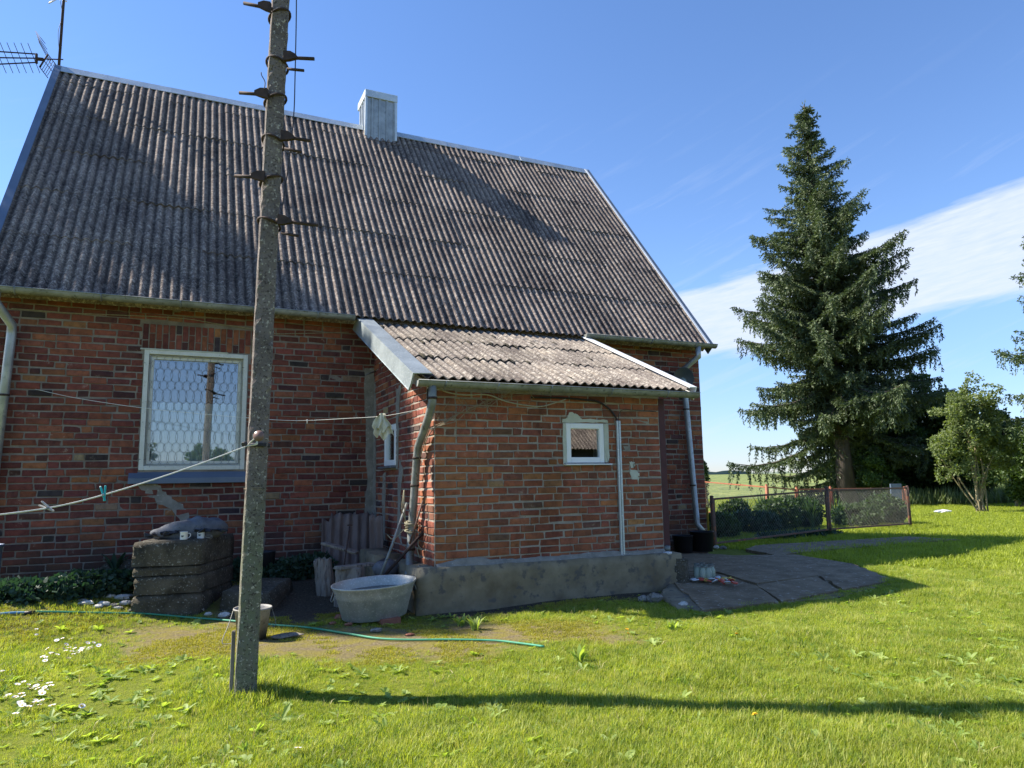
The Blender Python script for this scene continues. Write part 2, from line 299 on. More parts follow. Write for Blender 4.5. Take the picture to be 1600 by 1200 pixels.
# pole concrete: exposed aggregate with green growth low down
def polemat():
    m, nt, b = newmat('pole_concrete'); p = objco(nt)
    f = noise(nt, 42, 5, 0.7, p); f2 = noise(nt, 5, 6, 0.65, p); f3 = noise(nt, 65, 3, 0.6, p)
    c = ramp(nt, f2, [(0.3, (0.115, 0.095, 0.085)), (0.7, (0.21, 0.178, 0.16))])
    s = nt.nodes.new('ShaderNodeSeparateXYZ'); nt.links.new(objco(nt), s.inputs[0])
    low = math_(nt, 'MULTIPLY', math_(nt, 'SUBTRACT', 1.5, s.outputs[2]), 1.6, clamp=True)
    gm = math_(nt, 'MULTIPLY', low, ramp(nt, noise(nt, 11, 5, 0.7, p), [(0.35, 0.25), (0.6, 0.9)]))
    c = mixc(nt, gm, c, (0.15, 0.165, 0.105))
    c = mixc(nt, ramp(nt, f, [(0.58, 0.0), (0.63, 0.8)]), c, (0.50, 0.46, 0.38))
    c = mixc(nt, ramp(nt, f3, [(0.57, 0.0), (0.63, 0.85)]), c, (0.05, 0.04, 0.035))
    nt.links.new(c, b.inputs['Base Color']); b.inputs['Roughness'].default_value = 0.95; b.inputs['Specular IOR Level'].default_value = 0.15
    bump(nt, b, math_(nt, 'ADD', f, f3), 0.9, 0.006); return m
MAT['pole'] = polemat()

# ------------------------------------------------------------------ object helpers
def tag(o, label=None, cat=None, group=None, kind=None):
    if label: o['label'] = label
    if cat: o['category'] = cat
    if group: o['group'] = group
    if kind: o['kind'] = kind
    return o
WORLD = {}
def empty(name, loc, label, cat, group=None, rz=0.0):
    o = bpy.data.objects.new(name, None); col.objects.link(o); o.location = tuple(loc); o.rotation_euler = (0, 0, rz)
    o.empty_display_size = 0.2
    WORLD[o.name] = np.array(loc, float)
    return tag(o, label, cat, group)
class MB:
    def __init__(s): s.v = []; s.f = []; s.m = []; s.c = []; s.sm = []
    def add(s, vs, fs, mi=0, c=(1, 1, 1), smooth=False):
        o = len(s.v); s.v.extend([tuple(map(float, v)) for v in vs])
        for f in fs: s.f.append(tuple(o+i for i in f)); s.m.append(mi); s.sm.append(smooth)
        s.c.extend([c]*len(vs)); return s
    def box(s, a, b, mi=0, c=(1, 1, 1), bev=0.0, jit=0.0):
        x0, y0, z0 = a; x1, y1, z1 = b
        return s.obox(((x0+x1)/2, (y0+y1)/2, (z0+z1)/2), (1, 0, 0), (0, 1, 0), (0, 0, 1), (x1-x0)/2, (y1-y0)/2, (z1-z0)/2, mi, c, bev, jit)
    def obox(s, ce, ux, uy, uz, hx, hy, hz, mi=0, c=(1, 1, 1), bev=0.0, jit=0.0):
        ce = np.array(ce, float); ux = np.array(ux, float); uy = np.array(uy, float); uz = np.array(uz, float)
        if bev <= 0:
            vs = [ce + ux*hx*i + uy*hy*j + uz*hz*k + rng.normal(0, jit, 3)*(jit > 0) for k in (-1, 1) for j in (-1, 1) for i in (-1, 1)]
            return s.add(vs, [(0, 2, 3, 1), (4, 5, 7, 6), (0, 1, 5, 4), (2, 6, 7, 3), (0, 4, 6, 2), (1, 3, 7, 5)], mi, c)
        # chamfered box: 24 verts
        b_ = min(bev, hx*.9, hy*.9, hz*.9); vs = []; idx = {}
        for i in (-1, 1):
            for j in (-1, 1):
                for k in (-1, 1):
                    jt = rng.normal(0, jit, 3) if jit else 0
                    for ax in range(3):
                        h = [hx-b_, hy-b_, hz-b_]; h[ax] = (hx, hy, hz)[ax]
                        idx[(i, j, k, ax)] = len(vs)
                        vs.append(ce + ux*h[0]*i + uy*h[1]*j + uz*h[2]*k + jt)
        fs = []
        def q(a, b, c_, d): fs.append((a, b, c_, d))
        for sgn in (-1, 1):
            for ax in range(3):
                o = [a for a in range(3) if a != ax]; r = []
                for (p, t) in ((-1, -1), (1, -1), (1, 1), (-1, 1)):
                    k = [0, 0, 0]; k[ax] = sgn; k[o[0]] = p; k[o[1]] = t; r.append(idx[(*k, ax)])
                flip = (sgn < 0) ^ (ax == 1)
                fs.append(tuple(r[::-1] if flip else r))
        for ax in range(3):      # edges parallel to ax
            o = [a for a in range(3) if a != ax]
            for p in (-1, 1):
                for t in (-1, 1):
                    k1 = [0, 0, 0]; k1[ax] = -1; k1[o[0]] = p; k1[o[1]] = t; k2 = list(k1); k2[ax] = 1
                    fs.append((idx[(*k1, o[0])], idx[(*k2, o[0])], idx[(*k2, o[1])], idx[(*k1, o[1])]))
        for i in (-1, 1):
            for j in (-1, 1):
                for k in (-1, 1): fs.append((idx[(i, j, k, 0)], idx[(i, j, k, 1)], idx[(i, j, k, 2)]))
        return s.add(vs, fs, mi, c)
    def tube(s, pts, r, n=8, mi=0, c=(1, 1, 1), caps=True, smooth=True, closed=False):
        pts = [np.array(p, float) for p in pts]; L = len(pts); rs = r if hasattr(r, '__len__') else [r]*L
        T = []
        for i in range(L):
            if closed: t = pts[(i+1) % L]-pts[i-1]
            else: t = pts[min(i+1, L-1)]-pts[max(i-1, 0)]
            T.append(t/(np.linalg.norm(t)+1e-12))
        ref = np.array([0, 0, 1.]) if abs(T[0][2]) < 0.9 else np.array([1., 0, 0])
        u = np.cross(T[0], ref); u /= np.linalg.norm(u); vs = []
        for i in range(L):
            u = u - T[i]*(u@T[i]); u /= np.linalg.norm(u); w_ = np.cross(T[i], u)
            for k in range(n):
                a = 2*pi*k/n; vs.append(pts[i] + (u*cos(a)+w_*sin(a))*rs[i])
        fs = []
        for i in range(L if closed else L-1):
            j = (i+1) % L
            for k in range(n): fs.append((i*n+k, i*n+(k+1) % n, j*n+(k+1) % n, j*n+k))
        s.add(vs, fs, mi, c, smooth)
        if caps and not closed:
            o = len(s.v)-len(vs)
            s.f.append(tuple(o+k for k in range(n))[::-1]); s.m.append(mi); s.sm.append(False)
            s.f.append(tuple(o+(L-1)*n+k for k in range(n))); s.m.append(mi); s.sm.append(False)
        return s
    def lathe(s, prof, ce=(0, 0, 0), n=24, mi=0, c=(1, 1, 1), sx=1.0, sy=1.0, smooth=True, ax=None, rz=0.0):
        # profile of (radius, height) turned about z (or axis ax)
        ce = np.array(ce, float)
        if ax is None: ux, uy, uz = np.array([cos(rz), sin(rz), 0.]), np.array([-sin(rz), cos(rz), 0.]), np.array([0, 0, 1.])
        else:
            uz = np.array(ax, float); uz /= np.linalg.norm(uz); ref = np.array([0, 0, 1.]) if abs(uz[2]) < .9 else np.array([1., 0, 0])
            ux = np.cross(ref, uz); ux /= np.linalg.norm(ux); uy = np.cross(uz, ux)
        vs = []
        for r, h in prof:
            for k in range(n):
                a = 2*pi*k/n; vs.append(ce + ux*r*sx*cos(a) + uy*r*sy*sin(a) + uz*h)
        fs = [(i*n+k, i*n+(k+1) % n, (i+1)*n+(k+1) % n, (i+1)*n+k) for i in range(len(prof)-1) for k in range(n)]
        return s.add(vs, fs, mi, c, smooth)
    def prism(s, poly, z0, z1, mi=0, c=(1, 1, 1)):
        n = len(poly); z0s = z0 if hasattr(z0, '__len__') else [z0]*n; z1s = z1 if hasattr(z1, '__len__') else [z1]*n
        vs = [(p[0], p[1], z0s[i]) for i, p in enumerate(poly)] + [(p[0], p[1], z1s[i]) for i, p in enumerate(poly)]
        return s.add(vs, [tuple(range(n))[::-1], tuple(range(n, 2*n))] + [(i, (i+1) % n, n+(i+1) % n, n+i) for i in range(n)], mi, c)
    def extrude(s, poly, d, mi=0, c=(1, 1, 1)):
        n = len(poly); P = [np.array(p, float) for p in poly]; d = np.array(d, float)
        return s.add(P+[p+d for p in P], [tuple(range(n)), tuple(range(n, 2*n))[::-1]] + [(i, n+i, n+(i+1) % n, (i+1) % n) for i in range(n)], mi, c)
    def build(s, name, mats, parent=None, smooth=None, org=None):
        if not isinstance(mats, (list, tuple)): mats = [mats]
        me = bpy.data.meshes.new(name); base = np.zeros(3)
        if parent is not None:
            q = parent
            while q is not None:
                base = base + np.array(q.location); q = q.parent
        elif org is not None: base = np.array(org, float)
        V = np.array(s.v) - base
        me.from_pydata(V.tolist(), [], s.f)
        for m in mats: me.materials.append(MAT[m] if isinstance(m, str) else m)
        me.polygons.foreach_set('material_index', s.m)
        me.polygons.foreach_set('use_smooth', [bool(x) for x in s.sm] if smooth is None else [smooth]*len(s.f))
        ca = me.color_attributes.new('Col', 'FLOAT_COLOR', 'POINT')
        ca.data.foreach_set('color', np.c_[np.array(s.c), np.ones(len(s.c))].ravel())
        me.update()
        o = bpy.data.objects.new(name, me); col.objects.link(o)
        if parent is not None: o.parent = parent
        elif org is not None: o.location = tuple(org)
        return o
def npmesh(name, V, F, mat, parent=None, org=None, smooth=False):
    """fast mesh of equal-sized faces from numpy arrays"""
    me = bpy.data.meshes.new(name); k = F.shape[1]
    base = np.zeros(3)
    if parent is not None:
        q = parent
        while q is not None: base = base+np.array(q.location); q = q.parent
    elif org is not None: base = np.array(org, float)
    me.vertices.add(len(V)); me.vertices.foreach_set('co', (V-base).astype(np.float32).ravel())
    me.loops.add(F.size); me.loops.foreach_set('vertex_index', F.astype(np.int32).ravel())
    me.polygons.add(len(F)); me.polygons.foreach_set('loop_start', (np.arange(len(F))*k).astype(np.int32))
    me.polygons.foreach_set('loop_total', np.full(len(F), k, np.int32))
    if smooth: me.polygons.foreach_set('use_smooth', np.ones(len(F), bool))
    me.materials.append(MAT[mat]); me.update(calc_edges=True); me.validate()
    o = bpy.data.objects.new(name, me); col.objects.link(o)
    if parent is not None: o.parent = parent
    elif org is not None: o.location = tuple(org)
    return o
def smoothcurve(pts, n=8):
    P = [np.array(p, float) for p in pts]; P = [2*P[0]-P[1]]+P+[2*P[-1]-P[-2]]; out_ = []
    for i in range(1, len(P)-2):
        for k in range(n):
            t = k/n; a, b, c, d = P[i-1:i+3]
            out_.append(0.5*((2*b)+(-a+c)*t+(2*a-5*b+4*c-d)*t*t+(-a+3*b-3*c+d)*t**3))
    out_.append(P[-2]); return out_
def hnoise(x, y):   # gentle unevenness of the ground
    return 0.012*np.sin(x*1.7+0.6*np.sin(y*1.3)) + 0.010*np.sin(y*2.3+x*0.8) + 0.006*np.sin(x*5.1+y*3.7)
def fbm(x, y, s=1.0, seed=0):
    r = np.random.default_rng(seed); t = np.zeros_like(np.asarray(x, float)); a = 1.0
    for o in range(5):
        for _ in range(3):
            th = r.uniform(0, 2*pi); ph = r.uniform(0, 2*pi); t = t+a*np.sin((x*cos(th)+y*sin(th))*s*2**o*r.uniform(.7, 1.3)+ph)
        a *= 0.6
    return t/3.6

# ------------------------------------------------------------------ ground
def sstep(a, b, x):
    t = np.clip((x-a)/(b-a), 0, 1); return t*t*(3-2*t)
def gz(x, y):
    x = np.asarray(x, float); y = np.asarray(y, float)
    lf = 1-sstep(-1.6, 0.6, x); rise = (0.26+.04*lf)*sstep(7.9-.9*lf, 9.8-1.1*lf, y)*(1-sstep(1.9, 3.2, x))
    near = 1-sstep(25, 60, np.hypot(x, y))
    flat = sstep(4.3, 5.2, x)*sstep(5.2, 6.2, y)*(1-sstep(13, 15, y))     # path area stays level
    return (hnoise(x, y)*(1-0.8*flat))*near + rise
def dirt(x, y):
    x = np.asarray(x, float); y = np.asarray(y, float)
    n = fbm(x, y, 2.2, 3)
    # worn strip along the hose
    cy = 7.15 - 0.42*(x+0.3); d = np.abs(y-cy)
    strip = (1-sstep(0.40, 1.10, d+0.34*n))*sstep(-1.2, 0.1, x)*(1-sstep(3.2, 4.0, x))
    yard = sstep(6.9, 7.5, y+0.25*n)*sstep(-0.1, 0.6, x+0.2*n)*(1-sstep(3.0, 4.2, x))
    mossy = 0.55*sstep(7.2, 8.2, y+0.3*n)*(1-sstep(0.0, 0.8, x))
    base = 0.9*sstep(6.6, 7.0, y+0.10*n)*sstep(2.2, 2.6, x)*(1-sstep(5.0, 5.6, x))
    pebb = (1-sstep(0.15, 0.5, np.abs(y-(6.45-0.12*(x-9.0)))+0.15*n))*sstep(7.8, 8.6, x)*(1-sstep(10.2, 11.2, x))*0.0
    return np.clip(np.maximum.reduce([strip*1.0, yard, mossy, base, pebb]), 0, 1)
def lawnmat():
    m, nt, b = newmat('lawn_soil'); p = objco(nt)
    f = noise(nt, 3.0, 6, 0.65, p); f2 = noise(nt, 45, 5, 0.7, p); f3 = noise(nt, 0.35, 4, 0.6, p)
    g = ramp(nt, f, [(0.3, (0.11, 0.135, 0.016)), (0.7, (0.19, 0.21, 0.032))])
    g = mixc(nt, ramp(nt, f3, [(0.4, 0.0), (0.65, 0.5)]), g, (0.17, 0.20, 0.035))
    d = ramp(nt, f2, [(0.35, (0.10, 0.075, 0.045)), (0.55, (0.21, 0.17, 0.095)), (0.72, (0.33, 0.28, 0.18))])
    ms = mixc(nt, ramp(nt, noise(nt, 5, 6, 0.7, p), [(0.42, 0.0), (0.58, 0.8)]), d, (0.21, 0.18, 0.035))
    a = nt.nodes.new('ShaderNodeAttribute'); a.attribute_name = 'Col'
    s = nt.nodes.new('ShaderNodeSeparateColor'); nt.links.new(a.outputs['Color'], s.inputs[0])
    c = mixc(nt, s.outputs[0], g, ms)
    c = mixc(nt, s.outputs[1], c, ramp(nt, f2, [(0.35, (0.045, 0.035, 0.025)), (0.62, (0.095, 0.08, 0.06)), (0.70, (0.25, 0.23, 0.19))]))
    nt.links.new(c, b.inputs['Base Color']); b.inputs['Roughness'].default_value = 0.97; b.inputs['Specular IOR Level'].default_value = 0.1
    bump(nt, b, f2, 0.9, 0.02); return m
MAT['lawn'] = lawnmat()
gx = np.unique(np.r_[np.linspace(-120, -6, 12), np.arange(-6, 14, 0.09), np.arange(14, 40, 1.0), np.linspace(40, 200, 12)])
gy = np.unique(np.r_[np.linspace(-60, 0, 8), np.arange(0, 13, 0.09), np.arange(13, 40, 1.0), np.linspace(40, 46, 3)])
GX, GY = np.meshgrid(gx, gy); GZ = gz(GX, GY)
idx = np.arange(GX.size).reshape(GX.shape)
Fq = np.stack([idx[:-1, :-1], idx[:-1, 1:], idx[1:, 1:], idx[1:, :-1]], -1).reshape(-1, 4)
lawn = npmesh('lawn_ground', np.stack([GX, GY, GZ], -1).reshape(-1, 3), Fq, 'lawn', smooth=True)
lawn['kind'] = 'structure'
ca = lawn.data.color_attributes.new('Col', 'FLOAT_COLOR', 'POINT')
dm = dirt(GX, GY).ravel(); deep = (sstep(7.0, 7.6, GY)*sstep(0.3, 0.9, GX)*(1-sstep(3.0, 3.6, GX))).ravel()
deep = np.maximum(deep, (sstep(6.7, 7.0, GY)*sstep(2.2, 2.6, GX)*(1-sstep(5.2, 5.6, GX))).ravel())
ca.data.foreach_set('color', np.c_[dm, deep, dm*0, np.ones_like(dm)].ravel().astype(np.float32))
# the crop field behind rises slightly to the skyline
fb = []
ys = [0.02, 0.25, 0.9, 2.0, 2.6]; rs = [44, 70, 150, 330, 700]
th = np.linspace(radians(-20), radians(110), 60)
V = np.array([[r*sin(t), r*cos(t), z] for r, z in zip(rs, ys) for t in th]); n_ = len(th)
Fq = np.array([[i*n_+j, (i+1)*n_+j, (i+1)*n_+j+1, i*n_+j+1] for i in range(4) for j in range(n_-1)])[:, ::-1]
fo = npmesh('crop_field', V, Fq, 'field'); fo['kind'] = 'structure'
mb = MB()   # low wooded hills on the skyline
pts = []
for i in range(160):
    t = radians(10+i*0.5); r = 680+60*sin(i*.4); h = 2.6+3.2*max(0.1, 0.5+0.5*sin(i*0.21+1)+0.25*sin(i*.9)+0.12*sin(i*2.3))
    pts.append((r*sin(t), r*cos(t), h))
for i in range(len(pts)-1):
    a, b = pts[i], pts[i+1]; k = 1.08
    mb.add([(a[0], a[1], 0), (b[0], b[1], 0), b, a, (a[0]*k, a[1]*k, 0), (b[0]*k, b[1]*k, 0), (b[0]*k, b[1]*k, b[2]*.9), (a[0]*k, a[1]*k, a[2]*.9)], [(0, 1, 2, 3), (3, 2, 6, 7), (7, 6, 5, 4)])
mb.build('wooded_hills', 'hill')['kind'] = 'structure'

# ------------------------------------------------------------------ brick house
YW, YA, XA = 9.87, 7.26, 2.485           # main wall plane, annex front plane, annex left plane
XL, XR, YE, ZE, YR, ZR = -2.12, 8.30, 9.55, 3.62, 13.40, 8.39
XAR = 5.44
house = empty('brick_house', (3.1, 9.8, 0), 'old red brick house with a steep grey corrugated roof and a low side annex', 'house')
BR = [((0.205, 0.066, 0.045), 6), ((0.17, 0.055, 0.041), 5), ((0.235, 0.082, 0.050), 4), ((0.14, 0.050, 0.041), 3), ((0.27, 0.105, 0.053), 1.2), ((0.28, 0.13, 0.062), 0.4), ((0.095, 0.042, 0.038), 1.3), ((0.055, 0.042, 0.042), 0.6), ((0.25, 0.18, 0.11), 0.22)]
BRW = np.array([b[1] for b in BR]); BRW = BRW/BRW.sum()
BF = [0.78, 1.12]
def brickcol(warm=0.0):
    c = np.array(BR[rng.choice(len(BR), p=BRW)][0])*rng.uniform(*BF)
    if warm: c = c*(1-warm)+np.array((0.34, 0.135, 0.055))*rng.uniform(.85, 1.1)*warm
    return tuple(np.clip(c*np.array([1, rng.uniform(.92, 1.1), rng.uniform(.92, 1.1)]), 0, 1))
def brickwall(mb, org, ux, un, L, z0, z1, holes=(), ztop=None, seed=1, course=0.0822, ends=True, warmf=None, jt=0.0155):
    """bricks laid course by course proud of the mortar; ux along the wall, un outward"""
    r = np.random.default_rng(seed); org = np.array(org, float); ux = np.array(ux, float); un = np.array(un, float); uz = np.array([0, 0, 1.])
    z = z0; row = 0
    while z < z1-0.03:
        h = course-jt
        u = -r.uniform(0, 0.2) if not ends else 0.0
        first = True; half = row % 2
        while u < L:
            l = 0.25 if r.random() < 0.72 else r.choice([0.12, 0.12, 0.18])
            if first and ends: l = 0.12 if half else 0.25
            if ends and L-(u+l) < 0.10: l = L-u
            a, b = max(u, 0), min(u+l, L)
            zc = z+h/2
            segs = [(a, b)]
            for (ha, hb, hz0, hz1) in holes:
                if zc+h*.45 > hz0 and zc-h*.45 < hz1:
                    ns = []
                    for (p, q) in segs:
                        if q <= ha or p >= hb: ns.append((p, q)); continue
                        if p < ha: ns.append((p, ha))
                        if q > hb: ns.append((hb, q))
                    segs = ns
            for (p, q) in segs:
                if q-p < 0.035: continue
                if ztop is not None and zc+h*.5 > min(ztop(p), ztop(q)): continue
                wob = 0.006*sin(p*2.1+row*.7)+r.normal(0, .0015)
                pr = 0.007+r.uniform(-0.002, 0.004)
                c = brickcol(warmf(p, zc) if warmf else 0.0)
                ce = org + ux*((p+q)/2) + uz*(zc+wob) + un*(pr-0.03)
                mb.obox(ce, ux, un, uz, (q-p)/2-jt*.48+r.uniform(-.001, .001), 0.03, h/2+r.uniform(-.003, .002), 1, c, bev=0.005, jit=0.0028)
            u += l+0.001; first = False
        z += course; row += 1
# --- main wall: core with opening, mortar face, bricks
WX0, WX1, WZ0, WZ1 = -0.435, 0.788, 1.53, 3.04
mb = MB()
def slabrects(x0, x1, z0, z1, hole):
    hx0, hx1, hz0, hz1 = hole
    return [(x0, hx0, z0, z1), (hx1, x1, z0, z1), (hx0, hx1, z0, hz0), (hx0, hx1, hz1, z1)]
for (a, b, c, d) in slabrects(XL+0.12, XR+0.02, -0.2, 3.62, (WX0, WX1, WZ0, WZ1)): mb.box((a, YW, c), (b, YW+0.38, d), 0)
mb.box((XR-.36, YW+.38, -.2), (XR+.02, 17.0, 3.62)); mb.box((XL+.12, YW+.38, -.2), (XL+.5, 17.0, 3.62)); mb.box((XL+.5, 16.62, -.2), (XR-.36, 17.0, 3.62))
for xx in (XL+.12, XR-.02): mb.extrude([(xx, YW, 3.62), (xx, 17.0, 3.62), (xx, YR, 8.2)], (0.04, 0, 0), 0)
arch = (WX0-0.03, WX1+0.10, 3.05, 3.37)
LW = XR+0.02-(XL+0.12)
ox = XL+0.12
holes = [(WX0-ox, WX1-ox, WZ0-0.02, WZ1), (arch[0]-ox, arch[1]-ox, arch[2]-.01, arch[3]), (XA+.05-ox, XAR-.05-ox, 0, 2.9)]
brickwall(mb, (ox, YW, 0), (1, 0, 0), (0, -1, 0), LW, 0.30, 3.56, holes, seed=11, course=0.0845)
x = arch[0]; k = 0          # upright bricks over the window
while x < arch[1]-0.04:
    sp = (0.20 if k % 2 else 0.11)
    for (a, b) in ((arch[2], arch[2]+sp), (arch[2]+sp, arch[3])):
        mb.obox((x+.036, YW+.022, (a+b)/2), (1, 0, 0), (0, 1, 0), (0, 0, 1), 0.031, 0.03, (b-a)/2-.006, 1, brickcol(), bev=.004, jit=.002)
    x += 0.0755; k += 1
# rough footing under the brickwork
for i in range(26):
    xx = ox+i*0.25
    if xx > XA: break
    mb.obox((xx+.12, YW-.015, 0.16+rng.uniform(-.01, .01)), (1, 0, 0), (0, 1, 0), (0, 0, 1), .13, .03+rng.uniform(0, .015), .145, 2, (1, 1, 1), bev=.02, jit=.012)
brickwall(mb, (XAR, YW, 0), (1, 0, 0), (0, -1, 0), XR+.02-XAR, 0.0465, 0.30, seed=14, course=.0845)
# left flank of the gable end, right wall edge is coarse brick teeth
mb.build('wall', ['mortardark', 'brick', 'stone'], house)
mb = MB()      # right gable wall bricks
brickwall(mb, (XR+.02, YW, 0), (0, 1, 0), (1, 0, 0), 7.1, 0.2, 3.56, seed=12)
mb.build('gable_wall', ['mortardark', 'brick'], house)
# --- annex walls
mb = MB()
SW = (8.72, 9.26, 1.55, 2.07)     # side window y0,y1,z0,z1
FW = (4.10, 4.62, 1.53, 1.995)    # front window
for (a, b, c, d) in slabrects(XA, XAR, 0.3, 2.36, FW): mb.box((a, YA, c), (b, YA+.25, d), 0)
for (a, b, c, d) in slabrects(YA+.25, YW-.002, 0.3, 2.2, SW): mb.box((XA, a, c), (XA+.25, b, d), 0)
mb.extrude([(XA, YA+.02, 2.2), (XA, YW-.002, 2.2), (XA, YW-.002, 3.38), (XA, YA+.02, 2.34)], (.25, 0, 0), 0)
mb.box((XAR-.25, YA+.25, .3), (XAR, 7.6, 2.3), 0); mb.box((XAR-.25, 8.5, .3), (XAR, YW-.002, 2.9), 0)
def annwarm(u, z): return 0.30+max(0, 0.40-u*0.6)*(1 if z < 1.7 else 0.3)
BF[:] = [1.0, 1.42]
brickwall(mb, (XA, YA, 0), (1, 0, 0), (0, -1, 0), XAR-XA, 0.445, 2.36, [(FW[0]-XA, FW[1]-XA, FW[2]-.02, FW[3])], seed=21, course=.0822, warmf=annwarm)
yl = lambda u: 3.36-(YW-(YW-u))*0 - (3.36-2.30)*(u)/(YW-YA)    # underside of the sloping roof
brickwall(mb, (XA, YW, 0), (0, -1, 0), (-1, 0, 0), YW-YA, 0.28, 3.34, [(YW-SW[1], YW-SW[0], SW[2]-.02, SW[3])], ztop=yl, seed=22, course=.0822, warmf=lambda u, z: max(0, (u-1.6))*0.35)
mb.build('annex_wall', ['mortar', 'brick'], house)
# --- concrete plinth of the annex
mb = MB()
def roughblock(mb, poly, z0, z1s, mi=0, sub=14, jit=.010, seed=0):
    """poured concrete: prism with many side strips and a wavy surface"""
    r = np.random.default_rng(seed); n = len(poly); ring = []
    for i in range(n):
        a = np.array(poly[i], float); b = np.array(poly[(i+1) % n], float); m = max(1, int(np.linalg.norm(b-a)/0.12))
        for k in range(m):
            t = k/m; ring.append((a+(b-a)*t, z1s[i]*(1-t)+z1s[(i+1) % n]*t))
    nz_ = 6; vs = []; R = len(ring); cen = np.mean([q[0] for q in ring], 0)
    for j in range(nz_+1):
        for i, (p, zt) in enumerate(ring):
            f = j/nz_; zz = z0+(zt-z0)*f; q = p+r.normal(0, jit, 2)*0.6
            q = q+(cen-p)/np.linalg.norm(cen-p)*(0.02 if j == nz_ else 0)
            vs.append((q[0], q[1], zz+r.normal(0, jit*.5)))
    fs = [(j*R+i, j*R+(i+1) % R, (j+1)*R+(i+1) % R, (j+1)*R+i) for j in range(nz_) for i in range(R)]
    # top as inset fan
    o = len(vs); 
    for i, (p, zt) in enumerate(ring): 
        q = p+(cen-p)*0.12; vs.append((q[0], q[1], zt+.004+r.normal(0, .003)))
    fs += [(nz_*R+i, nz_*R+(i+1) % R, o+(i+1) % R, o+i) for i in range(R)]
    fs.append(tuple(o+i for i in range(R)))
    mb.add(vs, fs, mi, (1, 1, 1), True)
roughblock(mb, [(2.27, 7.17), (5.62, 7.13), (5.60, 7.6), (5.3, 9.8), (2.30, 9.8), (2.29, 8.6)], -.1, [.452, .43, .43, .43, .40, .43], seed=3)
mb.build('plinth', 'concrete', house)

# --- corrugated roofing
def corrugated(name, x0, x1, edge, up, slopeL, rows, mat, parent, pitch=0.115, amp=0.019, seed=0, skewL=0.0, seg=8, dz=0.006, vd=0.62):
    """edge: point on the lower edge (y,z); up: unit vector (y,z) up the slope"""
    r = np.random.default_rng(seed); uy, uz = up; ny, nz_ = -uz, uy
    ncol = int((x1-x0)/pitch*seg)+1; xs = np.linspace(x0, x1, ncol)
    Vs = []; Fs = []; Cs = []; o = 0
    for j in range(len(rows)-1):
        s0, s1 = rows[j], rows[j+1]+0.05*(j < len(rows)-2)
        ns = max(2, int((s1-s0)/0.10))
        ss = np.linspace(s0-0.03, s1, ns+1)
        sheet = ((xs-x0-(0.3 if j % 2 else 0))/0.575).astype(int)
        offs = r.normal(0, 0.006, sheet.max()+3)[sheet+1]; lift = r.normal(0, 0.0035, sheet.max()+3)[sheet+1]; cs = r.uniform(.80, 1.12, sheet.max()+3)[sheet+1]
        wav = amp*np.cos((xs-x0)/pitch*2*pi)
        for k, s in enumerate(ss):
            f = (s-ss[0])/(ss[-1]-ss[0])
            hgt = wav + dz*(1-f)*1.6 + lift + 0.004 + 0.004*np.sin(xs*3+s*2+j)
            sv = s+offs*(1 if j else 0.4)+ (0.010*np.sin(xs*1.1+j*2))
            Vs.append(np.stack([xs, edge[0]+uy*sv+ny*hgt, edge[1]+uz*sv+nz_*hgt], -1)); Cs.append(np.stack([cs*(1+0.02*r.normal(size=ncol))*(1-vd*np.clip(.5-.5*wav/amp, 0, 1)**3)]*3, -1))  # vd darkens the valleys: settled dirt plus grazing-sun shade put into the colour
        # turned-down lip gives the sheet its thickness
        V0 = Vs[-len(ss)].copy(); Vl = V0.copy(); Vl[:, 1] -= ny*0.010; Vl[:, 2] -= nz_*0.010; Vs += [Vl, V0]; Cs += [Cs[-1]*0+0.8]*2
        I = o+np.arange((ns+1)*ncol).reshape(ns+1, ncol)
        Fs.append(np.stack([I[:-1, :-1], I[:-1, 1:], I[1:, 1:], I[1:, :-1]], -1).reshape(-1, 4))
        L = o+(ns+1)*ncol+np.arange(ncol); B = L+ncol
        Fs.append(np.stack([L[:-1], L[1:], B[1:], B[:-1]], -1))
        o += (ns+3)*ncol
    V = np.concatenate(Vs); F = np.concatenate(Fs); C = np.concatenate(Cs)
    ob = npmesh(name, V, F, mat, parent, smooth=True)
    ca = ob.data.color_attributes.new('Col', 'FLOAT_COLOR', 'POINT'); ca.data.foreach_set('color', np.c_[C, np.ones(len(C))].astype(np.float32).ravel())
    return ob
SL = hypot(YR-YE, ZR-ZE); UP = ((YR-YE)/SL, (ZR-ZE)/SL)
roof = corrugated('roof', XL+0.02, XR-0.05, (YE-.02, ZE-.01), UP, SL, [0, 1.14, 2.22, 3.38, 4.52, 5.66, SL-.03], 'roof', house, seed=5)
# deck below the sheets and the rear slope
mb = MB()
mb.extrude([(XL+.02, YE+.05, ZE-.05), (XL+.02, YR, ZR-.10), (XL+.02, 17.3, 3.55), (XL+.02, 17.25, 3.47), (XL+.02, YR, ZR-.2), (XL+.02, YE+.12, ZE-.10)], (XR-XL-.06, 0, 0))
mb.build('rear_roof', 'roof', house)
nrm = np.array([0, -UP[1], UP[0]])
def P3(x, s, h=0.0, ye=YE, ze=ZE, up=UP): return np.array([x, ye+up[0]*s-up[1]*h, ze+up[1]*s+up[0]*h])
mb = MB()       # ridge capping, pressed in lengths
for i in range(6):
    xa = XL-.02+i*1.74; xb = min(xa+1.76, XR+.02); q = .003*(i % 2)
    a = [P3(xa, SL-.16, .035+q), P3(xa, SL+.01, .05+q), (xa, YR+.12, ZR-.08), (xa, YR+.12, ZR-.095), P3(xa, SL-.01, .035), P3(xa, SL-.16, .025)]
    mb.extrude(a, (xb-xa, 0, 0))
mb.build('ridge_cap', 'zinc', house)
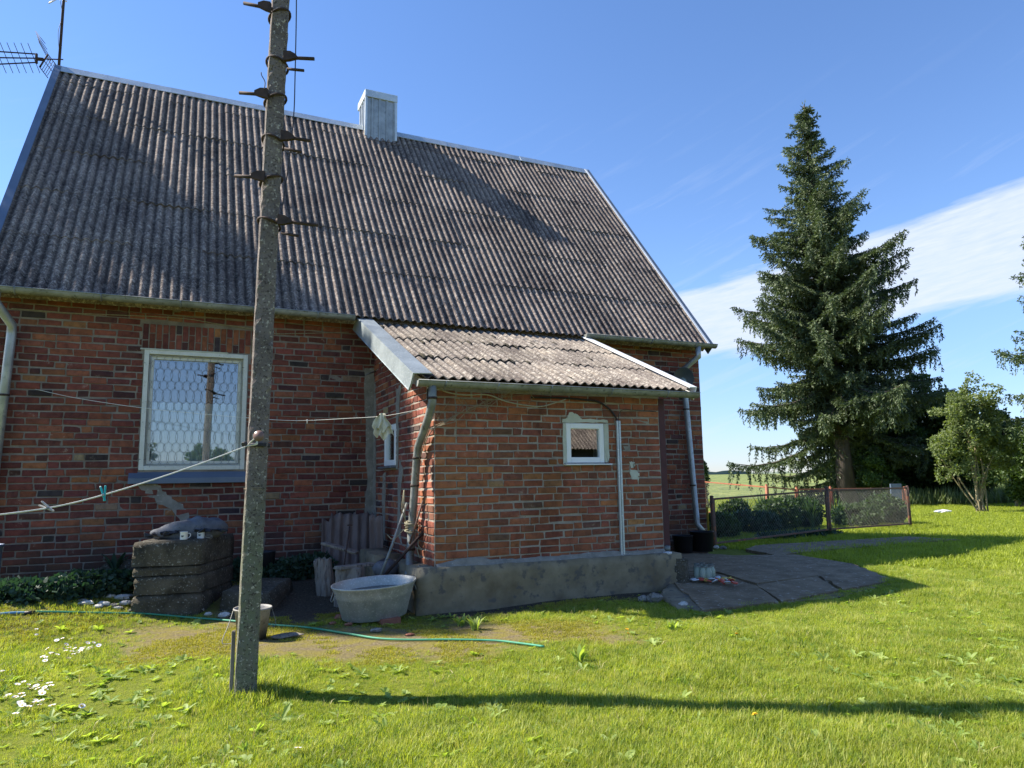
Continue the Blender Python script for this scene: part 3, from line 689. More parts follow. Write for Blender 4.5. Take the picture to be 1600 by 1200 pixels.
for (xx, w0, nm, mt, sgn) in ((XL, .13, 'verge_flashing', 'bluesheet', -1), (XR, .12, 'verge_flashing', 'greysheet', 1)):
    mb = MB()
    if sgn < 0:
        prof = [(-.05, .05), (.05, .05), (.05, .035), (-.035, .035), (-.035, -.16), (-.05, -.16)]
    else:
        prof = [(.05, .05), (-.07, .05), (-.07, .035), (.035, .035), (.035, -.16), (.05, -.16)]
    a0 = [P3(xx+p, -.06, h) for p, h in prof]; a1 = [P3(xx+p, SL+.02, h) for p, h in prof]
    n = len(prof); mb.add(a0+a1, [tuple(range(n)), tuple(range(n, 2*n))[::-1]]+[(i, n+i, n+(i+1) % n, (i+1) % n) for i in range(n)])
    if sgn > 0:
        for (p0, p1, h0, h1) in ((-.075, -.030, .052, .058),):
            q0 = [P3(xx+p, s_, h) for s_ in (-.05, SL) for (p, h) in ((p0, h0), (p1, h0), (p1, h1), (p0, h1))]
            mb.add(q0, [(0, 1, 2, 3), (4, 7, 6, 5), (0, 4, 5, 1), (1, 5, 6, 2), (2, 6, 7, 3), (3, 7, 4, 0)], 1)
    for t in (1.9, 3.9):
        q = [P3(xx+p, t+s_, h) for s_ in (0, .012) for (p, h) in ((-.052, -.162), (-.052, .052), (.052, .052))]
    mb.build(nm, [mt, 'whiteedge'], house)
# --- chimney clad in ribbed sheet
ch = MB()
cx0, cx1, cy0, cy1, cz0, cz1 = 3.085, 3.685, 13.13, 13.72, 7.9, 9.07
def ribbed(mb, a, b, n, z0, z1, un, depth=.018):
    a = np.array(a, float); b = np.array(b, float); un = np.array(un, float); d = b-a
    us = []; k = n
    for i in range(k):
        for (t, h) in ((0.0, 0), (0.62, 0), (0.68, 1), (0.92, 1), (0.98, 0)): us.append(((i+t)/k, h))
    us.append((1.0, 0)); vs = []
    for z in (z0, z1):
        for (t, h) in us: p = a+d*t+un*depth*h; vs.append((p[0], p[1], z))
    m = len(us); mb.add(vs, [(i, i+1, m+i+1, m+i) for i in range(m-1)])
ribbed(ch, (cx0, cy0), (cx1, cy0), 4, cz0, cz1-.14, (0, -1)); ribbed(ch, (cx0, cy1), (cx0, cy0), 4, cz0, cz1-.14, (-1, 0))
ribbed(ch, (cx1, cy0), (cx1, cy1), 4, cz0, cz1-.14, (1, 0)); ribbed(ch, (cx1, cy1), (cx0, cy1), 4, cz0, cz1-.14, (0, 1))
chim = ch.build('chimney', 'pipe', house)
mb = MB(); mb.box((cx0-.03, cy0-.03, cz1-.15), (cx1+.03, cy1+.03, cz1), bev=.006); mb.box((cx0-.024, cy0-.024, cz0+.2), (cx0+.02, cy0+.02, cz1-.152)); mb.box((cx1-.02, cy0-.024, cz0+.2), (cx1+.024, cy0+.02, cz1-.152))
mb.build('chimney_cap', 'zinc', chim)
# --- annex roof
AY0, AZ0, AY1, AZ1 = 7.05, 2.425, 9.62, 3.555
ASL = hypot(AY1-AY0, AZ1-AZ0); AUP = ((AY1-AY0)/ASL, (AZ1-AZ0)/ASL)
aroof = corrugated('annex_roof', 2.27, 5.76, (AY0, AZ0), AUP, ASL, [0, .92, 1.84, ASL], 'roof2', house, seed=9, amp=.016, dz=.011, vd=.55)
for i in range(40):
    mb = MB()
    x_ = 2.45+3.1*abs(rng.beta(1.3, 1.8)); s_ = rng.choice([.92, .95, 1.84, 1.9, rng.uniform(.2, 2.6), rng.uniform(1, 2.6)]); rr = rng.uniform(.022, .055)
    x_ = 2.27+round((x_-2.27)/.115-.5)*.115+.057
    c_ = np.array([x_, AY0+AUP[0]*s_-AUP[1]*.006, AZ0+AUP[1]*s_+AUP[0]*.006])
    el = rng.uniform(1.0, 2.6)
    vs = []; fs = []
    for a in range(5):
        for b in range(8):
            ph = a/4*pi/2; t = 2*pi*b/8; k = rr*rng.uniform(.8, 1.15)
            vs.append(c_+np.array([cos(t)*cos(ph)*k*.8, sin(t)*cos(ph)*k*el*AUP[0], sin(t)*cos(ph)*k*el*AUP[1]+sin(ph)*k*.55]))
    for a in range(4):
        for b in range(8): fs.append((a*8+b, a*8+(b+1) % 8, (a+1)*8+(b+1) % 8, (a+1)*8+b))
    mb.add(vs, fs, 0, (1, 1, 1), True)
    mb.build('moss', 'mosscl', aroof)
def PA(x, s, h=0.0): return P3(x, s, h, AY0, AZ0, AUP)
mb = MB()
# left flashing: folded sheet, wide top flange and deep outer apron
prof = [(-.14, .055), (.065, .062), (.065, .052), (-.125, .045), (-.145, -.135), (-.17, -.132), (-.16, -.142)]
xx = 2.30
a0 = [PA(xx+p, -.05, h) for p, h in prof]; a1 = [PA(xx+p, ASL+.06, h) for p, h in prof]; n = len(prof)
mb.add(a0+a1, [tuple(range(n)), tuple(range(n, 2*n))[::-1]]+[(i, n+i, n+(i+1) % n, (i+1) % n) for i in range(n)])
mb.build('annex_flashing', 'flash', house)
mb = MB()
prof = [(.06, .06), (-.05, .06), (-.05, .045), (.045, .045), (.045, -.11), (.06, -.11)]; xx = 5.77
a0 = [PA(xx+p, -.06, h) for p, h in prof]; a1 = [PA(xx+p, ASL+.02, h) for p, h in prof]; n = len(prof)
mb.add(a0+a1, [tuple(range(n)), tuple(range(n, 2*n))[::-1]]+[(i, n+i, n+(i+1) % n, (i+1) % n) for i in range(n)])
mb.build('annex_flashing', 'whiteedge', house)
mb = MB()   # boards under the annex roof
mb.extrude([PA(2.34, .04, -.03), PA(2.34, ASL, -.03), PA(2.34, ASL, -.055), PA(2.34, .04, -.055)], (3.38, 0, 0)); mb.build('annex_soffit', 'wood', house)
# --- gutters
def gutter(x0, x1, y, z, r=.062, name='gutter', mat='zincdull', brackets=()):
    mb = MB(); n = 10; vs = []; xs = np.linspace(x0, x1, max(2, int((x1-x0)/.5)+1))
    for rr in (r, r-.005):
        for x in xs:
            for k in range(n+1):
                a = pi+pi*k/n; vs.append((x, y+cos(a)*rr, z+sin(a)*rr))
    m = n+1; L = len(xs)
    fs = [(i*m+k, (i+1)*m+k, (i+1)*m+k+1, i*m+k+1) for i in range(L-1) for k in range(n)]
    fs += [(L*m+i*m+k, L*m+i*m+k+1, L*m+(i+1)*m+k+1, L*m+(i+1)*m+k) for i in range(L-1) for k in range(n)]
    mb.add(vs, fs, 0, (1, 1, 1), True)
    for x in (x0, x1): mb.add([(x, y+cos(pi+pi*k/n)*r, z+sin(pi+pi*k/n)*r) for k in range(n+1)], [tuple(range(n+1))])
    mb.tube([(x0, y-r-.002, z+.002), (x1, y-r-.002, z+.002)], .008, 6)
    g = mb.build(name, mat, house)
    if brackets:
        for x in brackets:
            mb = MB(); mb.tube([(x, y+cos(pi+pi*k/8)*(r+.006), z+sin(pi+pi*k/8)*(r+.006)) for k in range(9)], .008, 5); mb.build('gutter_bracket', 'zincdull', g)
    return g
gutter(-2.28, 2.10, 9.46, 3.585, brackets=(-1.75, -.9, -.05, .8, 1.6))
gutter(5.74, 8.36, 9.46, 3.60, brackets=(6.1, 7.0, 7.9))
gutter(2.20, 5.83, 6.98, 2.375, brackets=(2.5, 3.1, 3.75, 4.55, 5.35))
def pipe(pts, r, name, mat, clamps=(), bend=True, rs=None):
    mb = MB(); mb.tube(pts, rs or r, 14); p = mb.build(name, mat, house)
    for c in clamps:
        mb = MB(); c = np.array(c); mb.lathe([(r+.001, -.012), (r+.007, -.012), (r+.007, .012), (r+.001, .012)], c, 14); mb.build('pipe_clamp', 'rust', p)
    return p
# left downpipe, runs down the wall at the picture's edge
pipe([(-1.93, 9.46, 3.54), (-1.93, 9.46, 3.42), (-1.81, 9.76, 3.22), (-1.81, 9.78, 3.1), (-1.92, 9.78, .1)], .05, 'downpipe', 'pipe', [(-1.835, 9.78, 2.4), (-1.87, 9.78, 1.3)])
pipe([(7.98, 9.46, 3.55), (7.98, 9.46, 3.38), (7.89, 9.76, 3.20), (7.89, 9.77, 3.05), (8.01, 9.75, .55), (8.06, 9.66, .42)], .05, 'downpipe', 'pipe', [(7.915, 9.77, 2.5), (7.97, 9.76, 1.2)])
dp = pipe([(2.37, 6.98, 2.33), (2.37, 6.99, 2.16), (2.37, 7.10, 2.02), (2.38, 7.50, 1.72), (2.385, 7.56, 1.60), (2.385, 7.70, 1.0), (2.38, 7.80, .50), (2.36, 7.74, .42), (2.29, 7.56, .33)], .044, 'downpipe', 'zincdull', [(2.385, 7.635, 1.30), (2.37, 6.985, 2.20), (2.385, 7.56, 1.60), (2.38, 7.77, .60)])
# --- main window
wl = MB()
def frame(mb, x0, x1, z0, z1, w_, y0, y1, mi=0, bev=.004):
    mb.box((x0, y0, z0), (x0+w_, y1, z1), mi, bev=bev); mb.box((x1-w_, y0, z0), (x1, y1, z1), mi, bev=bev)
    mb.box((x0+w_, y0, z1-w_), (x1-w_, y1, z1), mi, bev=bev); mb.box((x0+w_, y0, z0), (x1-w_, y1, z0+w_), mi, bev=bev)
win = MB(); frame(win, WX0+.002, WX1-.002, WZ0+.002, WZ1-.002, .055, YW-.012, YW+.10)
win.box((WX0-.05, YW-.016, WZ1-.004), (WX1-.25, YW+.0, WZ1+.012), 1, jit=.004)
win = win.build('window', ['oldpaint', 'plasterlight'], house)
mb = MB(); frame(mb, WX0+.06, WX1-.06, WZ0+.06, WZ1-.06, .055, YW+.035, YW+.085); mb.build('frame', 'oldpaint', win)
mb = MB(); mb.box((WX0+.11, YW+.062, WZ0+.11), (WX1-.11, YW+.066, WZ1-.11)); mb.build('pane', 'pane', win)
mb = MB(); mb.add([(-.535, YW-.085, 1.435), (.83, YW-.085, 1.435), (.83, YW+.03, 1.535), (-.535, YW+.03, 1.535), (-.535, YW-.085, 1.37), (.83, YW-.085, 1.37), (.83, YW-.07, 1.365), (-.535, YW-.07, 1.365), (.83, YW+.03, 1.50), (-.535, YW+.03, 1.50)],
    [(0, 1, 2, 3), (4, 5, 1, 0), (7, 6, 5, 4), (9, 8, 6, 7), (3, 2, 8, 9), (1, 5, 6, 8, 2), (0, 3, 9, 7, 4)]); mb.build('sill', 'bluesheet', win)
mb = MB()   # wrought grille of bent wires
gx0, gx1, gz0, gz1 = WX0+.075, WX1-.075, WZ0+.075, WZ1-.075; s_ = .0445; A = .0335; nW = int((gx1-gx0)/s_)
def gg(z):
    t = ((z-gz0)/.262) % 1.0
    if t < .60: return sin(t/.60*pi)**0.45 if 0 < t < .6 else 0
    return -sin((t-.60)/.40*pi)**0.7
for i in range(nW+1):
    xs_ = gx0+i*s_; zz = np.linspace(gz0, gz1, 86)
    mb.tube([(min(max(xs_+(1 if i % 2 else -1)*A*gg(z), gx0), gx1), YW+.012+.002*(i % 2), z) for z in zz], .0017, 4, caps=False)
for z in (gz0, gz1): mb.tube([(gx0, YW+.013, z), (gx1, YW+.013, z)], .004, 5)
for x in (gx0, gx1): mb.tube([(x, YW+.013, gz0), (x, YW+.013, gz1)], .004, 5)
for z in (gz0+.06, gz1-.10):
    for (a, b) in ((WX0-.01, gx0), (gx1, WX1+.01)): mb.tube([(a, YW-.02, z), (b, YW+.011, z)], .004, 5)
mb.build('grille', 'wiregrille', win)
mb = MB(); mb.box((WX0-.3, YW+.395, 1.0), (WX1+.3, YW+2.2, 1.02)); mb.box((WX0-.3, YW+2.2, 1.0), (WX1+.3, YW+2.22, 3.3)); mb.box((WX0-.32, YW+.395, 1.0), (WX0-.3, YW+2.2, 3.3)); mb.box((WX1+.3, YW+.395, 1.0), (WX1+.32, YW+2.2, 3.3)); mb.box((WX0-.3, YW+.395, 3.3), (WX1+.3, YW+2.2, 3.32))
mb.build('room', 'interior', win)
mb = MB(); vs = []
nx = 160
for z in (WZ0+.10, WZ0+.86):
    for i in range(nx+1): vs.append((WX0+.06+(WX1-WX0-.12)*i/nx, YW+.15+.018*sin(i*.9+z)+.012*sin(i*.37), z+.01*sin(i*.5)))
mb.add(vs, [(i, i+1, nx+2+i, nx+1+i) for i in range(nx)], 0, (1, 1, 1), True); mb.build('curtain', 'lace', win)
# --- annex front window
mb = MB(); frame(mb, FW[0]-.0, FW[1]+.0, FW[2], FW[3], .065, YA-.012, YA+.06, bev=.006); w2 = mb.build('window', 'pvc', house)
mb = MB(); mb.box((FW[0]+.06, YA+.020, FW[2]+.06), (FW[1]-.06, YA+.024, FW[3]-.06)); mb.build('pane', 'pane', w2)
mb = MB(); mb.box((FW[0]-.04, YA-.07, FW[2]-.028), (FW[1]+.07, YA+.01, FW[2]-.012), bev=.003); mb.build('sill', 'whiteedge', w2)
mb = MB(); mb.box((FW[0]-.2, YA+.255, 1.2), (FW[1]+.2, YA+1.2, 1.22)); mb.box((FW[0]-.2, YA+1.2, 1.2), (FW[1]+.2, YA+1.22, 2.2)); mb.box((FW[0]-.22, YA+.255, 1.2), (FW[0]-.2, YA+1.2, 2.2)); mb.box((FW[1]+.2, YA+.255, 1.2), (FW[1]+.22, YA+1.2, 2.2)); mb.box((FW[0]-.2, YA+.255, 2.2), (FW[1]+.2, YA+1.2, 2.22)); mb.build('room', 'interior', w2)
mb = MB()   # pale bottles on the inner sill
for i in range(3): mb.lathe([(0, 0), (.04, 0), (.04, .10), (.045, .12), (.045, .14), (0, .14)], (FW[0]+.20+i*.13, YA+.16, FW[2]+.0), 12)
# ragged render around the frame
def ragged(mb, cx, cz, pts, y, t=.010, mi=0, ax='y', jit=.008, sub=6):
    ring = []
    for i in range(len(pts)):
        a = np.array(pts[i], float); b = np.array(pts[(i+1) % len(pts)], float)
        for k in range(sub): ring.append(a+(b-a)*k/sub+rng.normal(0, jit, 2))
    if ax == 'y': mb.extrude([(p[0], y-t, p[1]) for p in ring], (0, t+.006, 0), mi)
    else: mb.extrude([(y-t, p[0], p[1]) for p in ring], (t+.006, 0, 0), mi)
mb = MB(); F0, F1, F2, F3 = FW
ragged(mb, 0, 0, [(F0-.045, F2-.01), (F0-.002, F2-.01), (F0-.002, F3+.0), (F0-.045, F3)], YA-.004, .011, jit=.004); mb.build('render_patch', 'plasterlight', house); mb = MB()
ragged(mb, 0, 0, [(F1+.003, F2), (F1+.06, F2), (F1+.065, F3), (F1+.003, F3)], YA-.004, .011, jit=.004); mb.build('render_patch', 'plasterlight', house); mb = MB()
ragged(mb, 0, 0, [(F0-.045, F3+.008), (F1+.065, F3+.008), (F1+.06, F3+.045), (F0+.22, F3+.05), (F0+.16, F3+.10), (F0+.05, F3+.125), (F0+.02, F3+.06), (F0-.04, F3+.05)], YA-.004, .011, jit=.006); mb.build('render_patch', 'plasterlight', house); mb = MB()
ragged(mb, 0, 0, [(4.88, 1.62), (4.96, 1.60), (5.0, 1.72), (4.95, 1.80), (4.88, 1.79)], YA-.002, .009); mb.build('render_patch', 'plaster', house); mb = MB()
ragged(mb, 0, 0, [(4.98, 1.33), (5.08, 1.30), (5.12, 1.40), (5.03, 1.46), (5.06, 1.53), (4.98, 1.54)], YA-.002, .008)
mb.build('render_patch', 'plasterlight', house)
# --- annex side window (tall narrow in view)
mb = MB(); x_ = XA
for (a, b, c, d) in ((SW[0], SW[0]+.07, SW[2], SW[3]), (SW[1]-.07, SW[1], SW[2], SW[3]), (SW[0]+.07, SW[1]-.07, SW[2], SW[2]+.07), (SW[0]+.07, SW[1]-.07, SW[3]-.07, SW[3])): mb.box((x_-.015, a, c), (x_+.06, b, d), bev=.005)
w3 = mb.build('window', 'pvc', house)
mb = MB(); mb.box((x_+.02, SW[0]+.06, SW[2]+.06), (x_+.024, SW[1]-.06, SW[3]-.06)); mb.build('pane', 'pane', w3)
mb = MB(); mb.box((x_-.09, SW[0]-.03, SW[2]-.035), (x_+.01, SW[1]+.05, SW[2]-.012), bev=.004); mb.build('sill', 'greysheet', w3)
# cement strip in the inner corner and patches on the annex side wall
mb = MB(); ragged(mb, 0, 0, [(2.36, .3), (2.49, .3), (2.49, 1.2), (2.49, 2.2), (2.49, 2.95), (2.34, 2.95), (2.35, 2.2), (2.38, 1.2)], YW-.002, .016, jit=.010); mb.build('cement_patch', 'plaster', house)
mb = MB(); ragged(mb, 0, 0, [(9.84, .3), (9.66, .3), (9.70, 1.4), (9.74, 2.6), (9.84, 2.9)], XA-.002, .014, ax='x', jit=.014); mb.build('cement_patch', 'plaster', house)
mb = MB(); ragged(mb, 0, 0, [(9.30, .55), (9.18, .60), (9.22, 1.1), (9.16, 1.45), (9.28, 1.48), (9.36, 1.1)], XA-.002, .012, ax='x', jit=.016); mb.build('cement_patch', 'plaster', house)
mb = MB(); ragged(mb, 0, 0, [(8.62, .70), (8.44, .60), (8.50, 1.1), (8.40, 1.5), (8.55, 1.62), (8.62, 1.2)], XA-.002, .012, ax='x', jit=.016); mb.build('cement_patch', 'plaster', house)
mb = MB(); ragged(mb, 0, 0, [(8.68, 1.5), (8.60, 1.5), (8.60, 2.1), (8.5, 2.55), (8.72, 2.5), (8.70, 2.1)], XA-.002, .012, ax='x', jit=.012); mb.build('cement_patch', 'plaster', house)
mb = MB(); ragged(mb, 0, 0, [(-.42, 1.36), (-.22, 1.37), (-.10, 1.22), (.10, 1.08), (.20, .82), (.12, .80), (-.05, 1.05), (-.30, 1.20)], YW-.002, .009, jit=.012); mb.build('cement_patch', 'plaster', house)

# mortar crest along the plinth top
mb = MB(); n_ = 60; vs = []
for i in range(n_+1):
    xx = XA+.01+(XAR-XA-.02)*i/n_; h = .012+.022*abs(fbm(np.array([xx*2.0]), np.array([.3]), 1.6, 5)[0])+(.028*max(0, sin(xx*5)) if i < 26 else 0)+rng.uniform(0, .006)
    vs += [(xx, YA-.055-rng.uniform(0, .01), .438), (xx, YA-.030, .452+h*.6), (xx, YA-.014, .455+h*1.5), (xx, YA+.01, .455+h*1.6)]
mb.add(vs, [(4*i+k, 4*i+4+k, 4*i+5+k, 4*i+1+k) for i in range(n_) for k in range(3)], 0, (1, 1, 1), True)
mb.build('mortar_fillet', 'plaster', house)
# --- dark red post at the annex corner
mb = MB(); mb.box((5.455, 7.34, .30), (5.60, 7.46, 2.34), bev=.006); mb.build('post', 'redpost', house)
mb = MB(); mb.box((XAR-.10, 7.6, .40), (XAR-.05, 8.5, 2.25), bev=.004)
d_ = mb.build('door', 'redpost', house)
# --- cable channel and cables on the annex front
mb = MB()
for dx in (-.028, .004): mb.box((4.815+dx, YA-.045, .44), (4.815+dx+.024, YA-.012, 2.035), bev=.004)
mb.box((4.80, YA-.022, .44), (4.83, YA-.008, 2.03)); mb.build('cable_channel', 'zinc', house)
mb = MB()
def pyc(p, y=YA-.03): q = ony(p[0], p[1], y); return q
mb.tube(smoothcurve([pyc(p) for p in ((830, 621), (880, 622), (915, 625), (935, 628), (951, 638), (961, 650), (965, 660))]), .011, 8)
mb.tube(smoothcurve([pyc(p) for p in ((966, 658), (968, 645), (975, 640), (990, 641), (1025, 643))]), .004, 6)
mb.build('cable', 'cable', house)
mb = MB()
mb.tube(smoothcurve([pyc(p, 7.10) for p in ((683, 606), (700, 613), (725, 617), (762, 617), (790, 627), (820, 633), (845, 635), (865, 630), (884, 624))]), .0075, 8)
mb.build('hanging_cable', 'oldrope', house)
mb = MB()  # wire running under the eaves of the main wall
mb.tube(smoothcurve([ony(*p, YW-.02) for p in ((18, 482), (60, 485), (110, 489), (180, 492), (280, 497), (340, 506), (395, 514), (430, 521), (470, 521), (545, 519))]), .005, 6)
mb.build('eaves_wire', 'oldrope', house)
mb = MB(); mb.tube([ony(571, 586, 9.6), ony(590, 579, 9.8)], .010, 8); mb.build('stub_pipe', 'zincdull', house)
# --- round yard lamp on the main wall near the right corner
lamp = empty('yard_lamp', (7.75, 9.86, 2.98), 'round dark enamelled yard lamp on the brick wall above the annex roof', 'lamp')
axd = np.array([-.25, -.95, -.18])
c0 = np.array(ony(1068, 591, 9.52))
mb = MB(); mb.lathe([(.02, -.10), (.05, -.07), (.14, -.035), (.185, 0), (.188, .004), (.18, .0), (.125, -.025), (.045, -.055), (0, -.06)], c0, 28, ax=axd); mb.build('reflector', 'lampdark', lamp)
mb = MB(); mb.lathe([(.03, -.04), (.045, 0), (.05, .05), (.04, .10), (0, .12)], c0+np.array([-.02, 0, -.03]), 16, ax=axd+np.array([-.1, 0, -.5])); mb.build('bulb_glass', 'jarglass', lamp)
mb = MB(); mb.tube([(7.62, 9.86, 3.10), (7.62, 9.74, 3.10), tuple(c0-axd*.07)], .016, 8); mb.box((7.57, 9.82, 3.04), (7.67, 9.865, 3.16), bev=.005); mb.build('bracket', 'cable', lamp)

# ------------------------------------------------------------------ television aerial
an = empty('roof_aerial', (-2.11, 13.4, 8.3), 'television aerial on a thin mast at the left ridge end', 'aerial')
mb = MB(); mb.tube([(-2.115, 13.42, 8.2), (-2.119, 13.42, 11.2)], .022, 8); mb.build('mast', 'rust', an)
def ya(x, y): return np.array(ony(x, y, 13.42))
mb = MB()
dy = np.array([0, .0, 0])
for (a, b) in (((-40, 78), (57, 84.5)), ((-40, 89.5), (56, 91)), ((-40, 102), (58, 97.5))): mb.tube([ya(*a), ya(*b)], .011, 6)
for i in range(10):
    t = i/9; xx = 53-96*t
    for (o0, o1, y0, y1) in ((-5, 2, 81-5*t-2, 81+12), (-5, 4, 96, 104)):
        a = ya(xx+o0-2, 80-5*t*.6-2); b = ya(xx+4, 93)
    a = ya(xx-6, 78-2*t); m_ = ya(xx, 91); b = ya(xx+6, 104)
    d = np.array([0, .35, 0]); mb.tube([a-d*.6, m_], .005, 5); mb.tube([m_, b+d*.6], .005, 5)
mb.build('director_array', 'rust', an)
mb = MB()
mb.tube([ya(57, 84), ya(57, 99)], .022, 6); mb.tube([ya(57, 92), ya(68, 93)], .03, 8)
mb.tube([ya(62, 92), ya(99, 93)], .010, 6)
mb.tube([ya(75, 85), ya(62, 105)], .014, 6)
for i in range(6):
    t = i/5; off = np.array([0, -.30+.6*t, 0])
for i in range(5):
    t = i/4
    a = ya(75+2*t*4, 86+t*12)+np.array([0, -.25, 0]); b = ya(62+t*10, 104+t*18-6)+np.array([0, .25, 0])
    mb.tube([ya(75+t*11, 86+t*12), ya(63+t*11, 106+t*12)], .005, 5)
mb.tube([ya(75, 85), ya(88, 102)], .007, 5); mb.tube([ya(62, 105), ya(75, 122)], .007, 5); mb.tube([ya(69, 95), ya(82, 112)], .006, 5)
for i in range(5):
    t = i/4; mb.tube([ya(58, 57)+np.array([0, -.15+.3*t, 0]), ya(76, 86)+np.array([0, -.35+.7*t, 0])], .005, 5)
mb.build('reflector_grid', 'rust', an)
mb = MB(); mb.tube(smoothcurve([ya(94, 0), ya(97, 20), ya(95, 34), ya(91, 50), ya(92, 75), ya(93, 92)]), .004, 5); mb.build('aerial_cable', 'cable', an)
mb = MB(); mb.tube([ya(76, 5), ya(88, -1)], .012, 6); mb.build('dipole', 'whiteedge', an); mb = MB(); mb.tube([ya(97, 1), ya(105, 2)], .012, 6); mb.build('dipole', 'whiteedge', an)

# ------------------------------------------------------------------ concrete pole in the foreground
PB = np.array([0.452, 5.03]); PT = np.array([0.540, 5.03])
pole = empty('utility_pole', (PB[0], PB[1], 0), 'weathered concrete pole with iron climbing steps standing in the grass', 'pole')
FH = np.array([sin(YAW), cos(YAW)]); RH = np.array([cos(YAW), -sin(YAW)])
def polec(z): 
    t = z/4.83; return PB+(PT-PB)*t
def polew(z): return 0.067-0.0011*z
mb = MB(); vs = []; zs = np.arange(-.3, 6.6, 0.045); psi = radians(23)
ex = RH*cos(psi)+FH*sin(psi); ey = -RH*sin(psi)+FH*cos(psi)
shape = [(-1, -.72), (-.93, -.86), (-.4, -.93), (.4, -.93), (.86, -.86), (.97, -.74), (1.0, 0), (.93, .75), (.8, .88), (0, .92), (-.8, .88), (-.95, .75), (-1.02, 0)]
R_ = len(shape)
for j, z in enumerate(zs):
    c = polec(z); h = polew(z)
    for i, (a, b) in enumerate(shape):
        chip = rng.normal(0, .0007) + (-abs(rng.normal(0, .0035)) if i in (0, 1, 4, 5) else 0)
        q = c+ex*(a*(h+chip))+ey*(b*(h+chip)*1.6); vs.append((q[0], q[1], z))
mb.add(vs, [(j*R_+i, j*R_+(i+1) % R_, (j+1)*R_+(i+1) % R_, (j+1)*R_+i) for j in range(len(zs)-1) for i in range(R_)]+[tuple((len(zs)-1)*R_+i for i in range(R_))], 0, (1, 1, 1), False)
mb.build('shaft', 'pole', pole)
def onpole(x, y, off=0.0):
    off = off+(.045 if off else 0)
    d = ray(x, y); b = np.array([PB[0], PB[1], 0]); fh = np.array([FH[0], FH[1], 0]); t = ((b@fh)-off)/(d@fh); return CAM+d*t
def loop_round(mb, z, tilt, r=.009, k=1.13, drop=0.0):
    c = polec(z); h = polew(z)*k; pts = []
    for i in range(20):
        a = 2*pi*i/20; q = c+ex*cos(a)*h*1.03*(1 if abs(cos(a)) < .8 else 1.02)+ey*sin(a)*h*1.55
        pts.append((q[0], q[1], z+tilt*cos(a)*h*1.6+drop*sin(a)*h))
    mb.tube(pts, r, 6, closed=True)
steps = [((420, 13), (381, 5), -1), ((449, 90), (491, 92), 1), ((415, 148), (374, 145), -1), ((445, 214), (486, 220), 1), ((410, 277), (367, 275), -1), ((440, 345), (497, 352), 1)]
for i, (a, b, sgn) in enumerate(steps):
    A_ = onpole(*a, off=.05); B_ = onpole(*b, off=.05)
    mb = MB(); z = A_[2]
    mb.tube([A_-(B_-A_)*.15, B_], .0125, 8)
    loop_round(mb, z+.02, 0.22*sgn*-1)
    u = (B_-A_)/np.linalg.norm(B_-A_)
    mb.extrude([A_+np.array([0, 0, .036])-u*.02, A_+u*.03+np.array([0, 0, .034]), A_+u*.07+np.array([0, 0, .012]), A_+u*.07-np.array([0, 0, .014]), A_+u*.02-np.array([0, 0, .030]), A_-u*.02-np.array([0, 0, .036])], (-FH[0]*.03, -FH[1]*.03, 0))
    if sgn > 0: mb.tube([A_+np.array([0, 0, -.085]), A_+u*.12+np.array([0, 0, -.092])], .010, 6)
    mb.build('climbing_step', 'rust', pole)
mb = MB(); mb.tube(smoothcurve([onpole(413, 140, .08), onpole(414, 128, .08), onpole(409, 118, .08), onpole(408, 113, .08)]), .0035, 5)
mb.build('wire_stub', 'cable', pole)
mb = MB()
mb.tube(smoothcurve([onpole(463, -60, .02), onpole(463, 20, .02), onpole(461, 120, .02), onpole(459, 180, .02), onpole(452, 250, .02), onpole(441, 325, .02), onpole(440, 345, .05)]), .0042, 6)
mb.build('cable', 'cable', pole)
# insulator, band and rope hitch at mid height
mb = MB(); q = onpole(404, 681, .145); mb.lathe([(0, -.012), (.030, -.014), (.036, 0), (.030, .012), (0, .014)], q, 20, ax=(-FH[0], -FH[1], .15)); mb.build('insulator', 'brown', pole)
mb = MB(); zc = onpole(404, 695)[2]
for dz_ in (0, .014, .028): loop_round(mb, zc-.012+dz_*.5, .02, .006, 1.10)
mb.tube([onpole(384, 693, .12), onpole(380, 695, .14)], .016, 10); mb.build('band', 'cable', pole)
mb = MB(); k0 = onpole(386, 697, .135)
for j in range(3):
    mb.tube(smoothcurve([k0, onpole(392+4*j, 690-3*j, .15), onpole(398+3*j, 686, .15), onpole(402-2*j, 694, .15), k0]), .0028, 5)
mb.build('rope_hitch', 'rope', pole)
mb = MB(); zt = onpole(404, 762)[2]; loop_round(mb, zt, .05, .0016, 1.06); loop_round(mb, zt-.01, -.03, .0016, 1.06); mb.build('wire_tie', 'twig', pole)
# grey weathered stake leaning on the pole foot
st = MB(); a = onpole(361, 1088, .03); b = onpole(366, 985, .05); a[2] = -.02
st.obox((a+b)/2, (RH[0], RH[1], 0), (FH[0], FH[1], 0), (b-a)/np.linalg.norm(b-a), .011, .012, np.linalg.norm(b-a)/2, 0, (1, 1, 1), bev=.004, jit=.002)
tag(st.build('wooden_stake', 'wood', org=(a[0], a[1], 0)), 'thin grey stake leaning against the foot of the concrete pole', 'stake')

